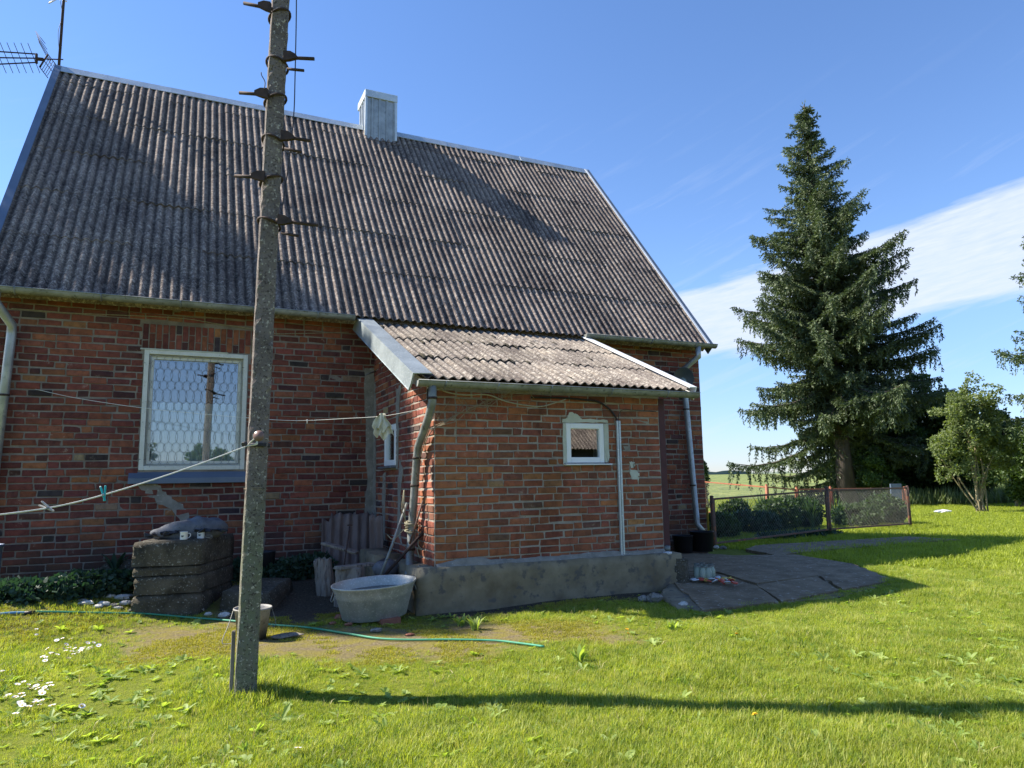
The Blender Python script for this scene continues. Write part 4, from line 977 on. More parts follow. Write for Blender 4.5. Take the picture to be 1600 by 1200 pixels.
# ------------------------------------------------------------------ clotheslines, pegs, cloth
pA = k0.copy(); pB = CAM + ray(-60, 818)*2.9; 
pB = CAM + ray(-220, 845)*2.4
mid1 = CAM + ray(0, 803)*3.05
ctr_ = []
def interp_line(pix, d0, d1):
    out_ = []; n = len(pix)
    for i, p in enumerate(pix):
        t = i/(n-1); out_.append(CAM+ray(*p)*(1/((1/d0)*(1-t)+(1/d1)*t)))
    return out_
dpole = float((k0-CAM)@_F)
rp = interp_line([(386, 697), (300, 729), (200, 762), (100, 789), (0, 804), (-120, 816), (-260, 826)], dpole, 3.1)
mb = MB(); crv = smoothcurve(rp, 8); mb.tube(crv, .0042, 6)
tag(mb.build('clothesline', 'rope', org=tuple(rp[0])), 'thick white clothesline with pegs tied to the concrete pole', 'clothesline')
def peg(name, at, spread, ang, mat, label):
    """spring peg: two jaws and a coil; at = point on the rope"""
    t = empty(name, at, label, 'clothes peg')
    r2 = np.array([RH[0], RH[1], 0]); up = np.array([0, 0, 1.])
    for s_ in (-1, 1):
        a = ang+s_*spread; d = r2*sin(a)+up*cos(a); nn = np.cross(d, np.array([FH[0], FH[1], 0]))
        mb = MB(); ce = np.array(at)-d*.008+nn*s_*.004
        mb.obox(ce+d*.0, nn, (FH[0], FH[1], 0), d, .0042, .005, .042, 0, (1, 1, 1), bev=.002); mb.build('jaw', mat, t)
    mb = MB(); mb.tube([np.array(at)+np.array([FH[0], FH[1], 0])*q for q in (-.010, .010)], .0065, 8); mb.build('spring', 'zincdull', t)
def nearest(px):
    best = min(crv, key=lambda p: abs((800+FPX*((p-CAM)@_R2)/((p-CAM)@_F))-px)); return np.array(best)
peg('clothes_peg', nearest(163), .20, radians(170), 'turq', 'turquoise plastic peg clipped on the thick white line')
peg('clothes_peg', nearest(70), .16, radians(120), 'greypeg', 'bleached wooden peg lying sideways on the thick white line')
l2 = [ony(55, 608, YW-.03)]
e2 = np.array(onx(655, 634, 2.40)); e2 = ony(655, 634, 7.35)
n_ = 9; px2 = [(55, 608), (120, 622), (220, 637), (330, 648), (430, 656), (480, 657), (540, 654), (600, 650), (655, 640)]
dA = float((l2[0]-CAM)@_F); dB = float((e2-CAM)@_F)
def wseg(px, dA, dB, x0, x1):
    out_ = []
    for p in px:
        t = (p[0]-x0)/(x1-x0); out_.append(CAM+ray(*p)/((1-t)/dA+t/dB))
    return out_
ln = wseg(px2, dA, dB, 55, 655); mb = MB(); mb.tube(smoothcurve(ln, 6), .0032, 5)
for p in ((480, 658),):
    q = wseg([p], dA, dB, 55, 655)[0]; mb.tube([q+np.array([0, 0, .02]), q-np.array([0, 0, .03])], .006, 5)
tag(mb.build('wash_line', 'rope', org=tuple(ln[0])), 'thin sagging line strung from the long wall to the annex corner', 'clothesline')
# cloth folded over the thin line
q = wseg([(597, 649)], dA, dB, 55, 655)[0]; mb = MB(); vs = []; nu, nv = 25, 14
for side in (0, 1):
    pass
for j in range(nv):
    for i in range(nu):
        u = i/(nu-1)*2-1; v = j/(nv-1)
        spread_ = .028+.085*v; fold = .018*sin(u*9+1.0)*(.3+v)+.012*sin(u*17+2)*v
        x_ = u*spread_+.010*sin(v*5+u*4); dz_ = -.195*v*(1-.32*abs(u)**1.5+.14*sin(u*7+.5))+.012*(1-u*u)
        p = q+np.array([RH[0], RH[1], 0])*x_+np.array([FH[0], FH[1], 0])*(fold-.01)+np.array([0, 0, dz_+.012]); vs.append(p)
mb.add(vs, [(j*nu+i, j*nu+i+1, (j+1)*nu+i+1, (j+1)*nu+i) for j in range(nv-1) for i in range(nu-1)], 0, (1, 1, 1), True)
vs2 = [v+np.array([FH[0], FH[1], 0])*.02+np.array([.012, 0, -.006*(i//nu)]) for i, v in enumerate(vs)]
mb.add(vs2, [(j*nu+i, j*nu+i+1, (j+1)*nu+i+1, (j+1)*nu+i) for j in range(nv-1) for i in range(nu-1)], 0, (1, 1, 1), True)
tag(mb.build('rag', 'cloth', org=tuple(q)), 'crumpled off white rag hanging on the thin line beside the annex', 'rag')

# ------------------------------------------------------------------ zinc bath tub under the downpipe
TC = np.array([1.835, 7.18]); tz = float(gz(*TC))+.045
tub = empty('zinc_tub', (TC[0], TC[1], tz), 'oval galvanised bath tub full of rainwater below the downpipe', 'tub')
trz = radians(7)
mb = MB(); mb.lathe([(0, .0), (.70, .0), (.715, .006), (.83, .20), (.85, .21), (.855, .235), (.90, .285), (.935, .31), (.95, .322), (.945, .332), (.925, .328), (.89, .285), (.845, .235), (.82, .20), (.70, .02), (0, .02)], (TC[0], TC[1], tz), 56, sx=.455, sy=.33, rz=trz)
def tilt(o, ax, ang, piv=None):
    o.rotation_euler.rotate_axis(ax, ang)
mb.build('basin', 'tub', tub)
mb = MB(); mb.lathe([(0, .235), (.845, .235)], (TC[0], TC[1], tz), 48, sx=.452, sy=.328, rz=trz); mb.build('water_surface', 'water', tub)
for s_ in (-1, 1):
    mb = MB(); c = np.array([TC[0]+s_*.408*cos(trz), TC[1]+s_*.408*sin(trz), tz+.262])
    mb.tube(smoothcurve([c+np.array([-.0, -.05, .01]), c+np.array([s_*.025, -.045, -.05]), c+np.array([s_*.03, 0, -.062]), c+np.array([s_*.025, .045, -.05]), c+np.array([0, .05, .01])]), .005, 6)
    mb.build('handle', 'zincdull', tub)
tub.rotation_euler = (radians(3), radians(-2.0), 0)
def rock(at, r, sx=1, sy=1, sz=.6, n=10, mat='stone', name='rock', label='', cat='stone', group=None, seed=0, rz=0.0, flat=True):
    rr = np.random.default_rng(seed); mb = MB(); vs = []; m = n
    ph = rr.uniform(0, 6, 8)
    for a in range(6):
        la = -pi/2+pi*a/5
        for b in range(m):
            lo = 2*pi*b/m; k = 1+.20*sin(lo*2+ph[0])+.14*sin(lo*3+la*2+ph[1])+.10*rr.normal()
            x_, y_, z_ = cos(la)*cos(lo)*k*sx*r, cos(la)*sin(lo)*k*sy*r, sin(la)*sz*r*(1+.08*rr.normal())
            vs.append((at[0]+x_*cos(rz)-y_*sin(rz), at[1]+x_*sin(rz)+y_*cos(rz), at[2]+z_+sz*r*.7))
    mb.add(vs, [(a*m+b, a*m+(b+1) % m, (a+1)*m+(b+1) % m, (a+1)*m+b) for a in range(5) for b in range(m)], 0, (1, 1, 1), not flat)
    return tag(mb.build(name, mat, org=tuple(at)), label, cat, group)
G = lambda x, y: np.array([x, y, float(gz(x, y))])
def G_px(px, py):
    d = ray(px, py); t = 1.0
    while t < 60:
        p = CAM+d*t
        if p[2] <= float(gz(p[0], p[1])): break
        t += 0.02
    p[2] = float(gz(p[0], p[1])); return p
# bricks the tub stands on and rubble beside it
for i, (px, py, w_) in enumerate(((570, 972, .11), (612, 978, .10))):
    b = G_px(px, py); mb = MB(); mb.obox(b+np.array([.0, .12, .025]), (cos(.2), sin(.2), 0), (-sin(.2), cos(.2), 0), (0, 0, 1), w_, .07, .033, 0, (1, 1, 1), bev=.006, jit=.003)
    tag(mb.build('brick', 'blockred', org=tuple(b)), ['loose brick propping the left end of the zinc tub', 'loose brick propping the middle of the zinc tub'][i], 'brick')
tl = ['broken red brick lump at the left foot of the tub', 'small red brick shard nearest the tub front', 'flat reddish shard lying before the tub', 'grey stone chip right under the tub front', 'pale terracotta shard in the short grass before the tub']
for i, (px, py, r, m_) in enumerate(((532, 968, .06, 'blockred'), (545, 978, .035, 'blockred'), (520, 976, .035, 'blockred'), (588, 988, .045, 'stone'), (640, 994, .03, 'blockred'))):
    rock(G_px(px, py), r, 1.3, .8, .5, 8, m_, 'rubble', tl[i], 'rubble', seed=40+i)

# ------------------------------------------------------------------ stump, board, asbestos sheets by the inner corner
def stump(c, r, h, name='tree_stump', label='', seed=0, mat='wood', sx=1, sy=1, lean=(0, 0)):
    rr = np.random.default_rng(seed); mb = MB(); n = 22; vs = []; L = 8
    ph = rr.uniform(0, 6, 5)
    for j in range(L+1):
        for i in range(n):
            a = 2*pi*i/n; k = 1+.06*sin(a*3+ph[0])+.05*sin(a*7+ph[1])+.03*rr.normal(); f = j/L; k *= 1.06-.08*f
            vs.append((c[0]+cos(a)*r*k*sx+lean[0]*f, c[1]+sin(a)*r*k*sy+lean[1]*f, c[2]-.03+(h+.03)*f+(0.012*rr.normal() if j == L else 0)))
    fs = [(j*n+i, j*n+(i+1) % n, (j+1)*n+(i+1) % n, (j+1)*n+i) for j in range(L) for i in range(n)]+[tuple(L*n+i for i in range(n))]
    mb.add(vs, fs, 0, (1, 1, 1), False); return tag(mb.build(name, mat, org=tuple(c)), label, 'stump')
s1 = G_px(545, 950); stump(s1+np.array([0.05, .14, 0]), .155, .40, label='grey splitting stump with boards on it behind the zinc tub', seed=5)
s2 = G_px(512, 932); stump(s2+np.array([0, .10, 0]), .10, .40, label='narrow upright log left of the larger stump', seed=6, lean=(-.05, 0))
def plank(a, b, w_, t, mat='wood', name='plank', label='', cat='board', up=(0, 0, 1)):
    a = np.array(a, float); b = np.array(b, float); u = (b-a); L = np.linalg.norm(u); u /= L; upv = np.array(up, float); v = np.cross(upv, u); v /= np.linalg.norm(v); n_ = np.cross(u, v)
    mb = MB(); mb.obox((a+b)/2, u, v, n_, L/2, w_/2, t/2, 0, (1, 1, 1), bev=.006, jit=.004); return tag(mb.build(name, mat, org=tuple(a)), label, cat)
topz = s1[2]+.415
plank(s1+np.array([-.13, .03, .425]), s1+np.array([.30, .16, .425]), .15, .028, label='weathered board laid flat across the larger stump')
plank(s2+np.array([-.02, .22, .58]), s2+np.array([.34, .02, .46]), .17, .028, label='tilted grey board resting on narrow log and stump')
# leaning pieces of corrugated sheet
def leansheet(p0, p1, h, back, label, seed=0, pitch=.115, amp=.022):
    rr = np.random.default_rng(seed); p0 = np.array(p0, float); p1 = np.array(p1, float); u = p1-p0; L = np.linalg.norm(u); u /= L
    bk = np.array([-u[1], u[0], 0.]); upv = bk*back+np.array([0, 0, h]); H_ = np.linalg.norm(upv); upv /= H_; nn = np.cross(u, upv)
    nx_ = int(L/pitch*10); ny_ = 10; vs = []
    jag = np.cumsum(rr.normal(0, .012, nx_+1)); jag -= np.linspace(jag[0], jag[-1], nx_+1)
    for t in (0, 1):
        for j in range(ny_+1):
            for i in range(nx_+1):
                x_ = L*i/nx_; s_ = H_*j/ny_+(jag[i] if j == ny_ else 0); vs.append(p0+u*x_+upv*s_+nn*(amp*cos(x_/pitch*2*pi)-t*.009))
    W_ = nx_+1; O_ = W_*(ny_+1)
    fs = [(j*W_+i, j*W_+i+1, (j+1)*W_+i+1, (j+1)*W_+i) for j in range(ny_) for i in range(nx_)]
    fs += [(O_+j*W_+i, O_+(j+1)*W_+i, O_+(j+1)*W_+i+1, O_+j*W_+i+1) for j in range(ny_) for i in range(nx_)]
    fs += [(ny_*W_+i, ny_*W_+i+1, O_+ny_*W_+i+1, O_+ny_*W_+i) for i in range(nx_)]
    fs += [(j*W_, (j+1)*W_, O_+(j+1)*W_, O_+j*W_) for j in range(ny_)]+[(j*W_+nx_, O_+j*W_+nx_, O_+(j+1)*W_+nx_, (j+1)*W_+nx_) for j in range(ny_)]
    mb = MB(); mb.add(vs, fs, 0, (1, 1, 1), True); return tag(mb.build('corrugated_sheet', 'corrold', org=tuple(p0)), label, 'roof sheet')
leansheet((1.80, 9.42, .16), (2.34, 9.28, .14), .78, .36, 'widest piece of old corrugated sheet leaning in the inner corner', 2)
leansheet((1.72, 9.50, .16), (2.05, 9.44, .14), .74, .34, 'narrow corrugated sheet piece behind the widest one, left edge showing', 3)
leansheet((2.28, 9.10, .10), (2.40, 8.92, .10), .82, -.04, 'dark narrow sheet strip leaning against the annex side wall', 4)
mb = MB(); a = np.array(onz(540, 890, .45)); 
a = s1+np.array([-.02, .16, .44]); b = a+np.array([.13, .35, .40])
mb.tube([a, b], .008, 6); mb.obox(b+np.array([0, 0, .0]), (1, 0, 0), (0, 1, 0), (0, 0, 1), .028, .012, .008)
tag(mb.build('iron_rod', 'rust', org=tuple(a)), 'thin iron rod with flat head leaning on the old sheets', 'rod')
# block and stones behind the tub
mb = MB(); roughblock(mb, [(2.10, 8.28), (2.44, 8.28), (2.44, 9.0), (2.10, 9.0)], -.05, [.50, .50, .52, .52], seed=8)
tag(mb.build('concrete_block', 'concrete', org=(2.3, 8.6, 0)), 'rough concrete block in the corner behind the zinc tub', 'block')
rock(G(2.15, 7.95)+np.array([0, 0, .28]), .15, 1.2, .9, .8, 12, 'sack', 'stone', 'dark rounded stone on top between tub and corner block', seed=9, flat=False)
rock(G(2.12, 7.95), .2, 1.1, .9, .9, 12, 'mossblock', 'stone', 'dark stone lying low behind the zinc tub', seed=19)
# sticks, rope coil and vine round the downpipe
def stick(a, b, r, mat, label, name='stick'):
    mb = MB(); a = np.array(a); b = np.array(b); mb.tube([a, a*.6+b*.4+np.array([.004, .003, 0]), b], [r, r*.95, r*.85], 8)
    return tag(mb.build(name, mat, org=tuple(a)), label, 'stick')
stick(ony(594, 902, 7.62), ony(636, 786, 7.72), .016, 'zincdull', 'pale grey pole leaning left of the annex downpipe')
stick(ony(600, 900, 7.66), ony(690, 800, 7.62), .018, 'rust', 'dark pipe slanting behind the foot of the downpipe')
stick(ony(640, 850, 7.55), ony(661, 782, 7.50), .012, 'fencebrown', 'reddish brown rod propped right of the downpipe')
mb = MB(); rc = np.array([2.385, 7.75, .84])
for j in range(9):
    pts = []; zz = .80+.014*j
    for i in range(16):
        a = 2*pi*i/16; pts.append((rc[0]+cos(a)*(.066+.010*sin(j*2.1)), rc[1]+sin(a)*(.066+.010*cos(j*1.7)), zz+.018*sin(a+j)+rng.normal(0, .003)))
    mb.tube(pts, .007, 5, closed=True)
mb.tube(smoothcurve([(2.30, 7.70, .90), (2.26, 7.62, 1.12), (2.27, 7.66, 1.25), (2.25, 7.66, 1.05), (2.30, 7.70, .92)]), .0055, 5)
mb.tube(smoothcurve([(2.28, 7.70, .82), (2.18, 7.66, .74), (2.14, 7.68, .73), (2.10, 7.70, .77)]), .0045, 5)
mb.tube(smoothcurve([(2.38, 7.72, .84), (2.44, 7.66, .78), (2.42, 7.62, .66), (2.46, 7.6, .60), (2.41, 7.62, .62), (2.43, 7.6, .52)]), .006, 5)
tag(mb.build('rope_coil', 'oldrope', org=tuple(rc)), 'tangled pale rope wound round the annex downpipe', 'rope')
mb = MB(); mb.tube([(2.36, 7.72, .62), (2.27, 7.74, .58)], .002, 4)
for j in range(3):
    pts = [(2.38+cos(2*pi*i/14)*.053, 7.78+sin(2*pi*i/14)*.053, .55+.035*j+.02*sin(2*pi*i/14)) for i in range(14)]; mb.tube(pts, .002, 4, closed=True)
tag(mb.build('wire_binding', 'zincdull', org=(2.33, 7.8, .55)), 'thin wire twisted round the bottom of the downpipe', 'wire')
mb = MB(); rr = random.Random(3)
vy = 7.16
main = [(672, 668), (690, 660), (712, 652), (735, 640), (758, 632), (778, 622), (800, 615), (824, 612)]
for rep in range(4):
    mb.tube(smoothcurve([np.array(ony(x+rr.uniform(-4, 4), y+rr.uniform(-5, 5), vy-.02*rep)) for x, y in main], 5), [.0055-.0001*i for i in range(len(main)*5-4)], 5)
for (x, y) in main[1:]:
    for k in range(3):
        mb.tube(smoothcurve([ony(x, y, vy), ony(x+rr.uniform(-14, 14), y-rr.uniform(4, 18), vy+.02), ony(x+rr.uniform(-18, 18), y-rr.uniform(16, 34) if y > 640 else y+rr.uniform(6, 26), vy-.03)], 4), .0025, 4)
mb.tube(smoothcurve([ony(672, 668, 7.18), ony(664, 690, 7.3), ony(656, 715, 7.5), ony(646, 735, 7.62)], 6), .006, 5)
mb.tube(smoothcurve([ony(676, 672, 7.2), ony(668, 684, 7.2), ony(664, 700, 7.4), ony(668, 720, 7.5), ony(660, 752, 7.6)], 6), .005, 5)
tag(mb.build('dry_vine', 'twig', org=tuple(ony(680, 665, vy))), 'dry bare vine stems trailing from the annex gutter round the corner', 'vine')
mb = MB(); wq = np.array([2.36, 7.30, .458])
for j in range(4): mb.tube([(wq[0]+.05*cos(2*pi*i/14)+.006*j, wq[1]+.03*sin(2*pi*i/14), wq[2]+.004*j+.01*sin(i+j)) for i in range(14)], .003, 4, closed=True)
tag(mb.build('wire_coil', 'mesh', org=tuple(wq)), 'small wire coil lying on the plinth corner', 'wire')

# ------------------------------------------------------------------ stacked concrete blocks with sack and mugs
e0 = G_px(204, 960); e1 = G_px(311, 962); ud = (e1-e0); ud[2] = 0; Lb = np.linalg.norm(ud); ud /= Lb; vd = np.array([0.40, 0.916, 0.])
sb = gz(e0[0]+.3, e0[1]); Dp = 0.92
def blk(z0, z1, ins, label, seed, ox=0.0, oy=0.0):
    mb = MB(); c = e0; P = [c+ud*(ins+ox)+vd*(oy), c+ud*(Lb-ins+ox)+vd*oy, c+ud*(Lb-ins+ox)+vd*(Dp+oy), c+ud*(ins+ox)+vd*(Dp+oy)]
    roughblock(mb, [(p[0], p[1]) for p in P], z0, [z1]*4, seed=seed, jit=.0045)
    tag(mb.build('concrete_block', 'mossblock', org=(P[0][0], P[0][1], z0)), label, 'block')
hz = [sb-.06, sb+.205, sb+.39, sb+.485, sb+.735]
hz = [float(h) for h in hz]
blk(hz[0], hz[1]-.006, .0, 'bottom block of the mossy stack left of the pole', 51)
blk(hz[1]+.004, hz[2]-.005, .005, 'second block up in the mossy stack left of the pole', 52, .01)
blk(hz[2]+.003, hz[3]-.006, .0, 'thinnest slab, just under the top block of the stack', 53, .0, .0)
blk(hz[3]+.004, hz[4], -.005, 'top block of the mossy stack, carrying a grey sack', 54, .0, -.015)
topz = hz[4]
mb = MB(); vs = []; nu, nv = 44, 14; sc = e0+ud*(.36)+vd*.36; sc[2] = topz
for j in range(nv):
    la = -pi/2+pi*j/(nv-1)
    for i in range(nu):
        lo = 2*pi*i/nu; x_ = cos(la)**.7*cos(lo) if cos(la) > 0 else 0; y_ = cos(la)**.7*sin(lo) if cos(la) > 0 else 0; z_ = math.copysign(abs(sin(la))**.85, sin(la))
        hgt = .108*(1+.45*sin(x_*1.7+.7))*(1-.15*x_*x_)
        k = 1+.03*sin(lo*5+la*3)+.02*sin(lo*11)
        vs.append(sc+ud*(x_*.375*k+.0)+vd*(y_*.22*k)+np.array([0, 0, hgt*(1 if z_ > 0 else .75)*z_*(1+.10*sin(x_*9+y_*5)+.06*sin(x_*17+y_*11))+.062+.05*max(0, x_)*.5]))
mb.add(vs, [(j*nu+i, j*nu+(i+1) % nu, (j+1)*nu+(i+1) % nu, (j+1)*nu+i) for j in range(nv-1) for i in range(nu)], 0, (1, 1, 1), True)
sk = tag(mb.build('sack', 'sack', org=tuple(sc)), 'half filled grey sack lying on top of the block stack', 'sack')
mb = MB()   # dark crumpled hem along the front
for i in range(16):
    t = i/15; p = sc+ud*(-.30+.72*t)+vd*(-.20+.04*sin(i))+np.array([0, 0, .05+.04*sin(t*2.4)])
    mb.obox(p, ud, vd, (0, 0, 1), .035, .015, .012+.006*sin(i*2.3), 0, (1, 1, 1), bev=.006, jit=.008)
mb.build('hem', 'black', sk)
def mug(at, rz_, label, marks=True, h=.078, r=.037):
    m_ = empty('mug', at, label, 'mug')
    mb = MB(); mb.lathe([(0, 0), (r*.97, 0), (r, .004), (r, h), (r+.002, h+.002), (r-.003, h), (r-.003, .006), (0, .006)], at, 24); mb.build('cup', 'enamel', m_)
    mb = MB(); d = np.array([cos(rz_), sin(rz_), 0]); a = np.array(at, float)
    mb.tube(smoothcurve([a+d*r*.95+np.array([0, 0, h*.80]), a+d*(r+.022)+np.array([0, 0, h*.74]), a+d*(r+.026)+np.array([0, 0, h*.45]), a+d*(r+.012)+np.array([0, 0, h*.22]), a+d*r*.95+np.array([0, 0, h*.2])]), .0042, 6); mb.build('handle', 'enamel', m_)
    if marks:
        mb = MB()
        for (aa, zz, w_) in ((-.45, .50, .006), (-.25, .54, .008), (-.05, .48, .006), (.15, .53, .005), (-.3, .36, .004), (-.1, .38, .006), (-.2, .44, .011), (.05, .42, .005)):
            th_ = atan2(-1, -.25)+aa; dd = np.array([cos(th_), sin(th_), 0]); tt = np.array([-sin(th_), cos(th_), 0])
            mb.obox(a+dd*(r+.0004)+np.array([0, 0, h*zz]), tt, dd, (0, 0, 1), w_, .0006, .0022)
        mb.build('print', 'mark', m_)
mg = e0+ud*.43+vd*.065; mg[2] = topz+.006
mug(tuple(mg), 0.15, 'white enamel mug with small dark print at the front of the top block')
mg2 = mg+ud*.125+vd*.10; mug(tuple(mg2), 2.2, 'second white mug half under the sack, right of the first')
mb = MB(); lp = mg+ud*.20+vd*.10
for j in range(3): mb.tube([lp+ud*(.04*cos(2*pi*i/12))+vd*(.03*sin(2*pi*i/12))+np.array([0, 0, .004+.01*j+.008*sin(i+j*2)]) for i in range(12)], .003, 4, closed=True)
tag(mb.build('string_tangle', 'mesh', org=tuple(lp)), 'tangled pale string beside the mugs on the top block', 'string')
# low block behind the pole
f0 = G_px(343, 955); f1 = G_px(418, 957); u2 = (f1-f0); u2[2] = 0; u2 /= np.linalg.norm(u2); v2 = np.array([-u2[1], u2[0], 0])
mb = MB(); P = [f0, f0+u2*.52, f0+u2*.50+v2*.75, f0+u2*.03+v2*.72]; roughblock(mb, [(p[0], p[1]) for p in P], -.05, [.235, .215, .27, .27], seed=61, jit=.014)
tag(mb.build('concrete_block', 'mossblock', org=tuple(f0)), 'low rough block on the ground behind the concrete pole', 'block')
# dark flower pot/can behind
mb = MB(); dd_ = G(0.98, 9.25); mb.lathe([(0, 0), (.13, 0), (.15, .30), (.155, .31), (.145, .30), (.125, .02), (0, .02)], dd_, 20)
tag(mb.build('bucket', 'black', org=tuple(dd_)), 'black bucket by the wall half hidden by the pole', 'bucket')
# pail behind the pole
pc = G_px(384, 1003)+np.array([.06, .12, 0]); pl = empty('pail', pc, 'grubby pale grey pail standing behind the concrete pole', 'pail')
mb = MB(); mb.lathe([(0, .005), (.115, .005), (.118, .0), (.150, .24), (.158, .245), (.164, .252), (.160, .262), (.152, .258), (.146, .24), (.112, .02), (0, .02)], pc, 32); mb.build('body', 'pail', pl)
mb = MB(); mb.tube(smoothcurve([pc+np.array([-.160, -.0, .245]), pc+np.array([-.20, -.08, .14]), pc+np.array([-.25, -.16, .02]), pc+np.array([-.17, -.2, .01])]), .004, 6)
mb.build('bail', 'mesh', pl); mb = MB(); mb.tube(smoothcurve([pc+np.array([.155, 0, .25]), pc+np.array([.19, -.03, .13]), pc+np.array([.175, -.06, .09]), pc+np.array([.15, -.07, .10])]), .003, 5); mb.build('wire_end', 'mesh', pl)
rock(pc+np.array([.28, -.10, 0]), .10, 1.6, .7, .18, 10, 'wood', 'bark_slab', 'flat dark piece of wood on the moss beside the pail', 'board', seed=77)
# pebbles and pale stones by the stack
k = 0
for (px, py, r) in ((135, 945, .05), (128, 941, .035), (162, 946, .05), (172, 934, .045), (178, 949, .045), (190, 938, .06), (196, 946, .055), (200, 934, .05), (153, 950, .04), (184, 952, .035), (205, 956, .03), (310, 958, .045), (325, 962, .03), (350, 965, .045)):
    names = ['flat pale stone farthest left of the pile by the stack', 'small stone behind the leftmost pale stone']
    if k < 11: rock(G_px(px, py), r, 1.3, .9, .5, 9, 'palestone' if k % 3 != 1 else 'stone', 'stone', 'pale limestone lump in the heap left of the block stack', 'stone', 'pale stones heaped by the block stack', seed=90+k)
    else: rock(G_px(px, py), r, 1.2, .9, .7, 9, 'palestone', 'stone', ['whitish stone at the right foot of the block stack', 'tiny pale stone between stack and low block', 'whitish stone at the left foot of the low block'][k-11], 'stone', seed=90+k)
    k += 1
# blue barrel just inside the left edge
bb = np.array(ony(-36, 905, 9.2)); bb[2] = float(gz(bb[0], bb[1])); mb = MB()
mb.lathe([(0, 0), (.17, 0), (.19, .05), (.195, .3), (.20, .42), (.215, .43), (.215, .45), (.20, .45), (.19, .40), (0, .38)], bb, 28)
tag(mb.build('barrel', 'bluesheet', org=tuple(bb)), 'dark blue barrel against the wall at the left edge', 'barrel')
# stones at the foot of the annex plinth, right
sl_ = ['angular stone leaning at the plinth foot, leftmost of two', 'squarish stone at the plinth foot beside the leaning one', 'pale wedge stone in the grass before the broken concrete', 'small stone in the gap at the plinth corner']
for i, (px, py, r, m_) in enumerate(((1005, 940, .06, 'stone'), (1023, 941, .085, 'stone'), (1068, 950, .055, 'palestone'), (1048, 918, .04, 'stone'))):
    rock(G_px(px, py), r, 1.1, .8, .7, 8, m_, 'stone', sl_[i], 'stone', seed=120+i)
mb = MB(); mb.tube(smoothcurve([tuple(np.array(G_px(*p))+np.array([0, 0, .016])) for p in ((48, 960.5), (90, 960), (160, 961), (230, 963), (300, 968), (350, 972), (430, 980), (480, 984), (540, 993), (590, 1001), (640, 1003), (700, 1003), (770, 1004), (810, 1008), (850, 1014))], 8), .0095, 8)
hs_ = tag(mb.build('garden_hose', 'hose', org=tuple(G_px(430, 980))), 'green garden hose lying across the worn grass', 'hose')
mb = MB(); mb.tube(smoothcurve([tuple(np.array(G_px(*p))+np.array([0, 0, .016])) for p in ((-60, 964), (-20, 963), (0, 962.5), (20, 961.5), (44, 960.5))], 6), .011, 8); mb.build('blue_section', 'bluehose', hs_)
mb = MB(); q = np.array(G_px(46, 960.5))+np.array([0, 0, .016]); mb.tube([q+np.array([-.04, .0, 0]), q+np.array([.04, 0, 0])], .017, 10); mb.build('coupling', 'black', hs_)

# ------------------------------------------------------------------ concrete paving right of the annex
def slab(pix, z, label, seed, t=.10, sub=None):
    P = [onz(px, py, zz) for (px, py), zz in zip(pix, z if hasattr(z, '__len__') else [z]*len(pix))]
    mb = MB(); ring = []; r = np.random.default_rng(seed)
    for i in range(len(P)):
        a, b = P[i], P[(i+1) % len(P)]; m = max(1, int(np.linalg.norm(b-a)/.12))
        for k in range(m):
            q = a+(b-a)*k/m; q = q+np.array([*r.normal(0, .012, 2), r.normal(0, .002)])*(k > 0); ring.append(q)
    mb.extrude([tuple(p) for p in ring], (0, 0, -t)); 
    o = mb.build('concrete_slab', 'slab'); o['kind'] = 'structure'; return o
slab([(1040, 897), (1048, 905), (1098, 953), (1216, 940), (1181, 914), (1120, 896), (1075, 892)], [.10, .10, .03, .03, .08, .11, .11], '', 1)
slab([(1184, 913), (1221, 939), (1312, 922), (1276, 900)], [.075, .03, .03, .07], '', 2)
slab([(1281, 899), (1318, 921), (1398, 906), (1330, 880), (1240, 866), (1150, 868), (1070, 862), (1046, 868), (1046, 892), (1120, 893), (1182, 911)], [.07, .03, .03, .06, .08, .10, .12, .13, .12, .11, .078], '', 3)
slab([(1165, 858), (1212, 867), (1300, 858), (1420, 848), (1500, 843), (1420, 838), (1300, 845), (1180, 852)], [.05]*8, '', 4, .06)
slab([(1234, 940), (1300, 935), (1392, 913), (1384, 910), (1318, 924), (1228, 942)], [.01]*6, '', 5, .04)
mb = MB(); r0 = [onz(1050, 915, .02), onz(1030, 935, .0), onz(1060, 955, .0), onz(1100, 958, .0), onz(1106, 940, .03), onz(1075, 915, .05)]
roughblock(mb, [(p[0], p[1]) for p in r0][::-1], -.1, [.06, .03, .015, .02, .05, .08], seed=33, jit=.016)
tag(mb.build('broken_concrete', 'concrete', org=tuple(r0[0])), 'broken lump of concrete at the front corner of the paving', 'concrete lump')
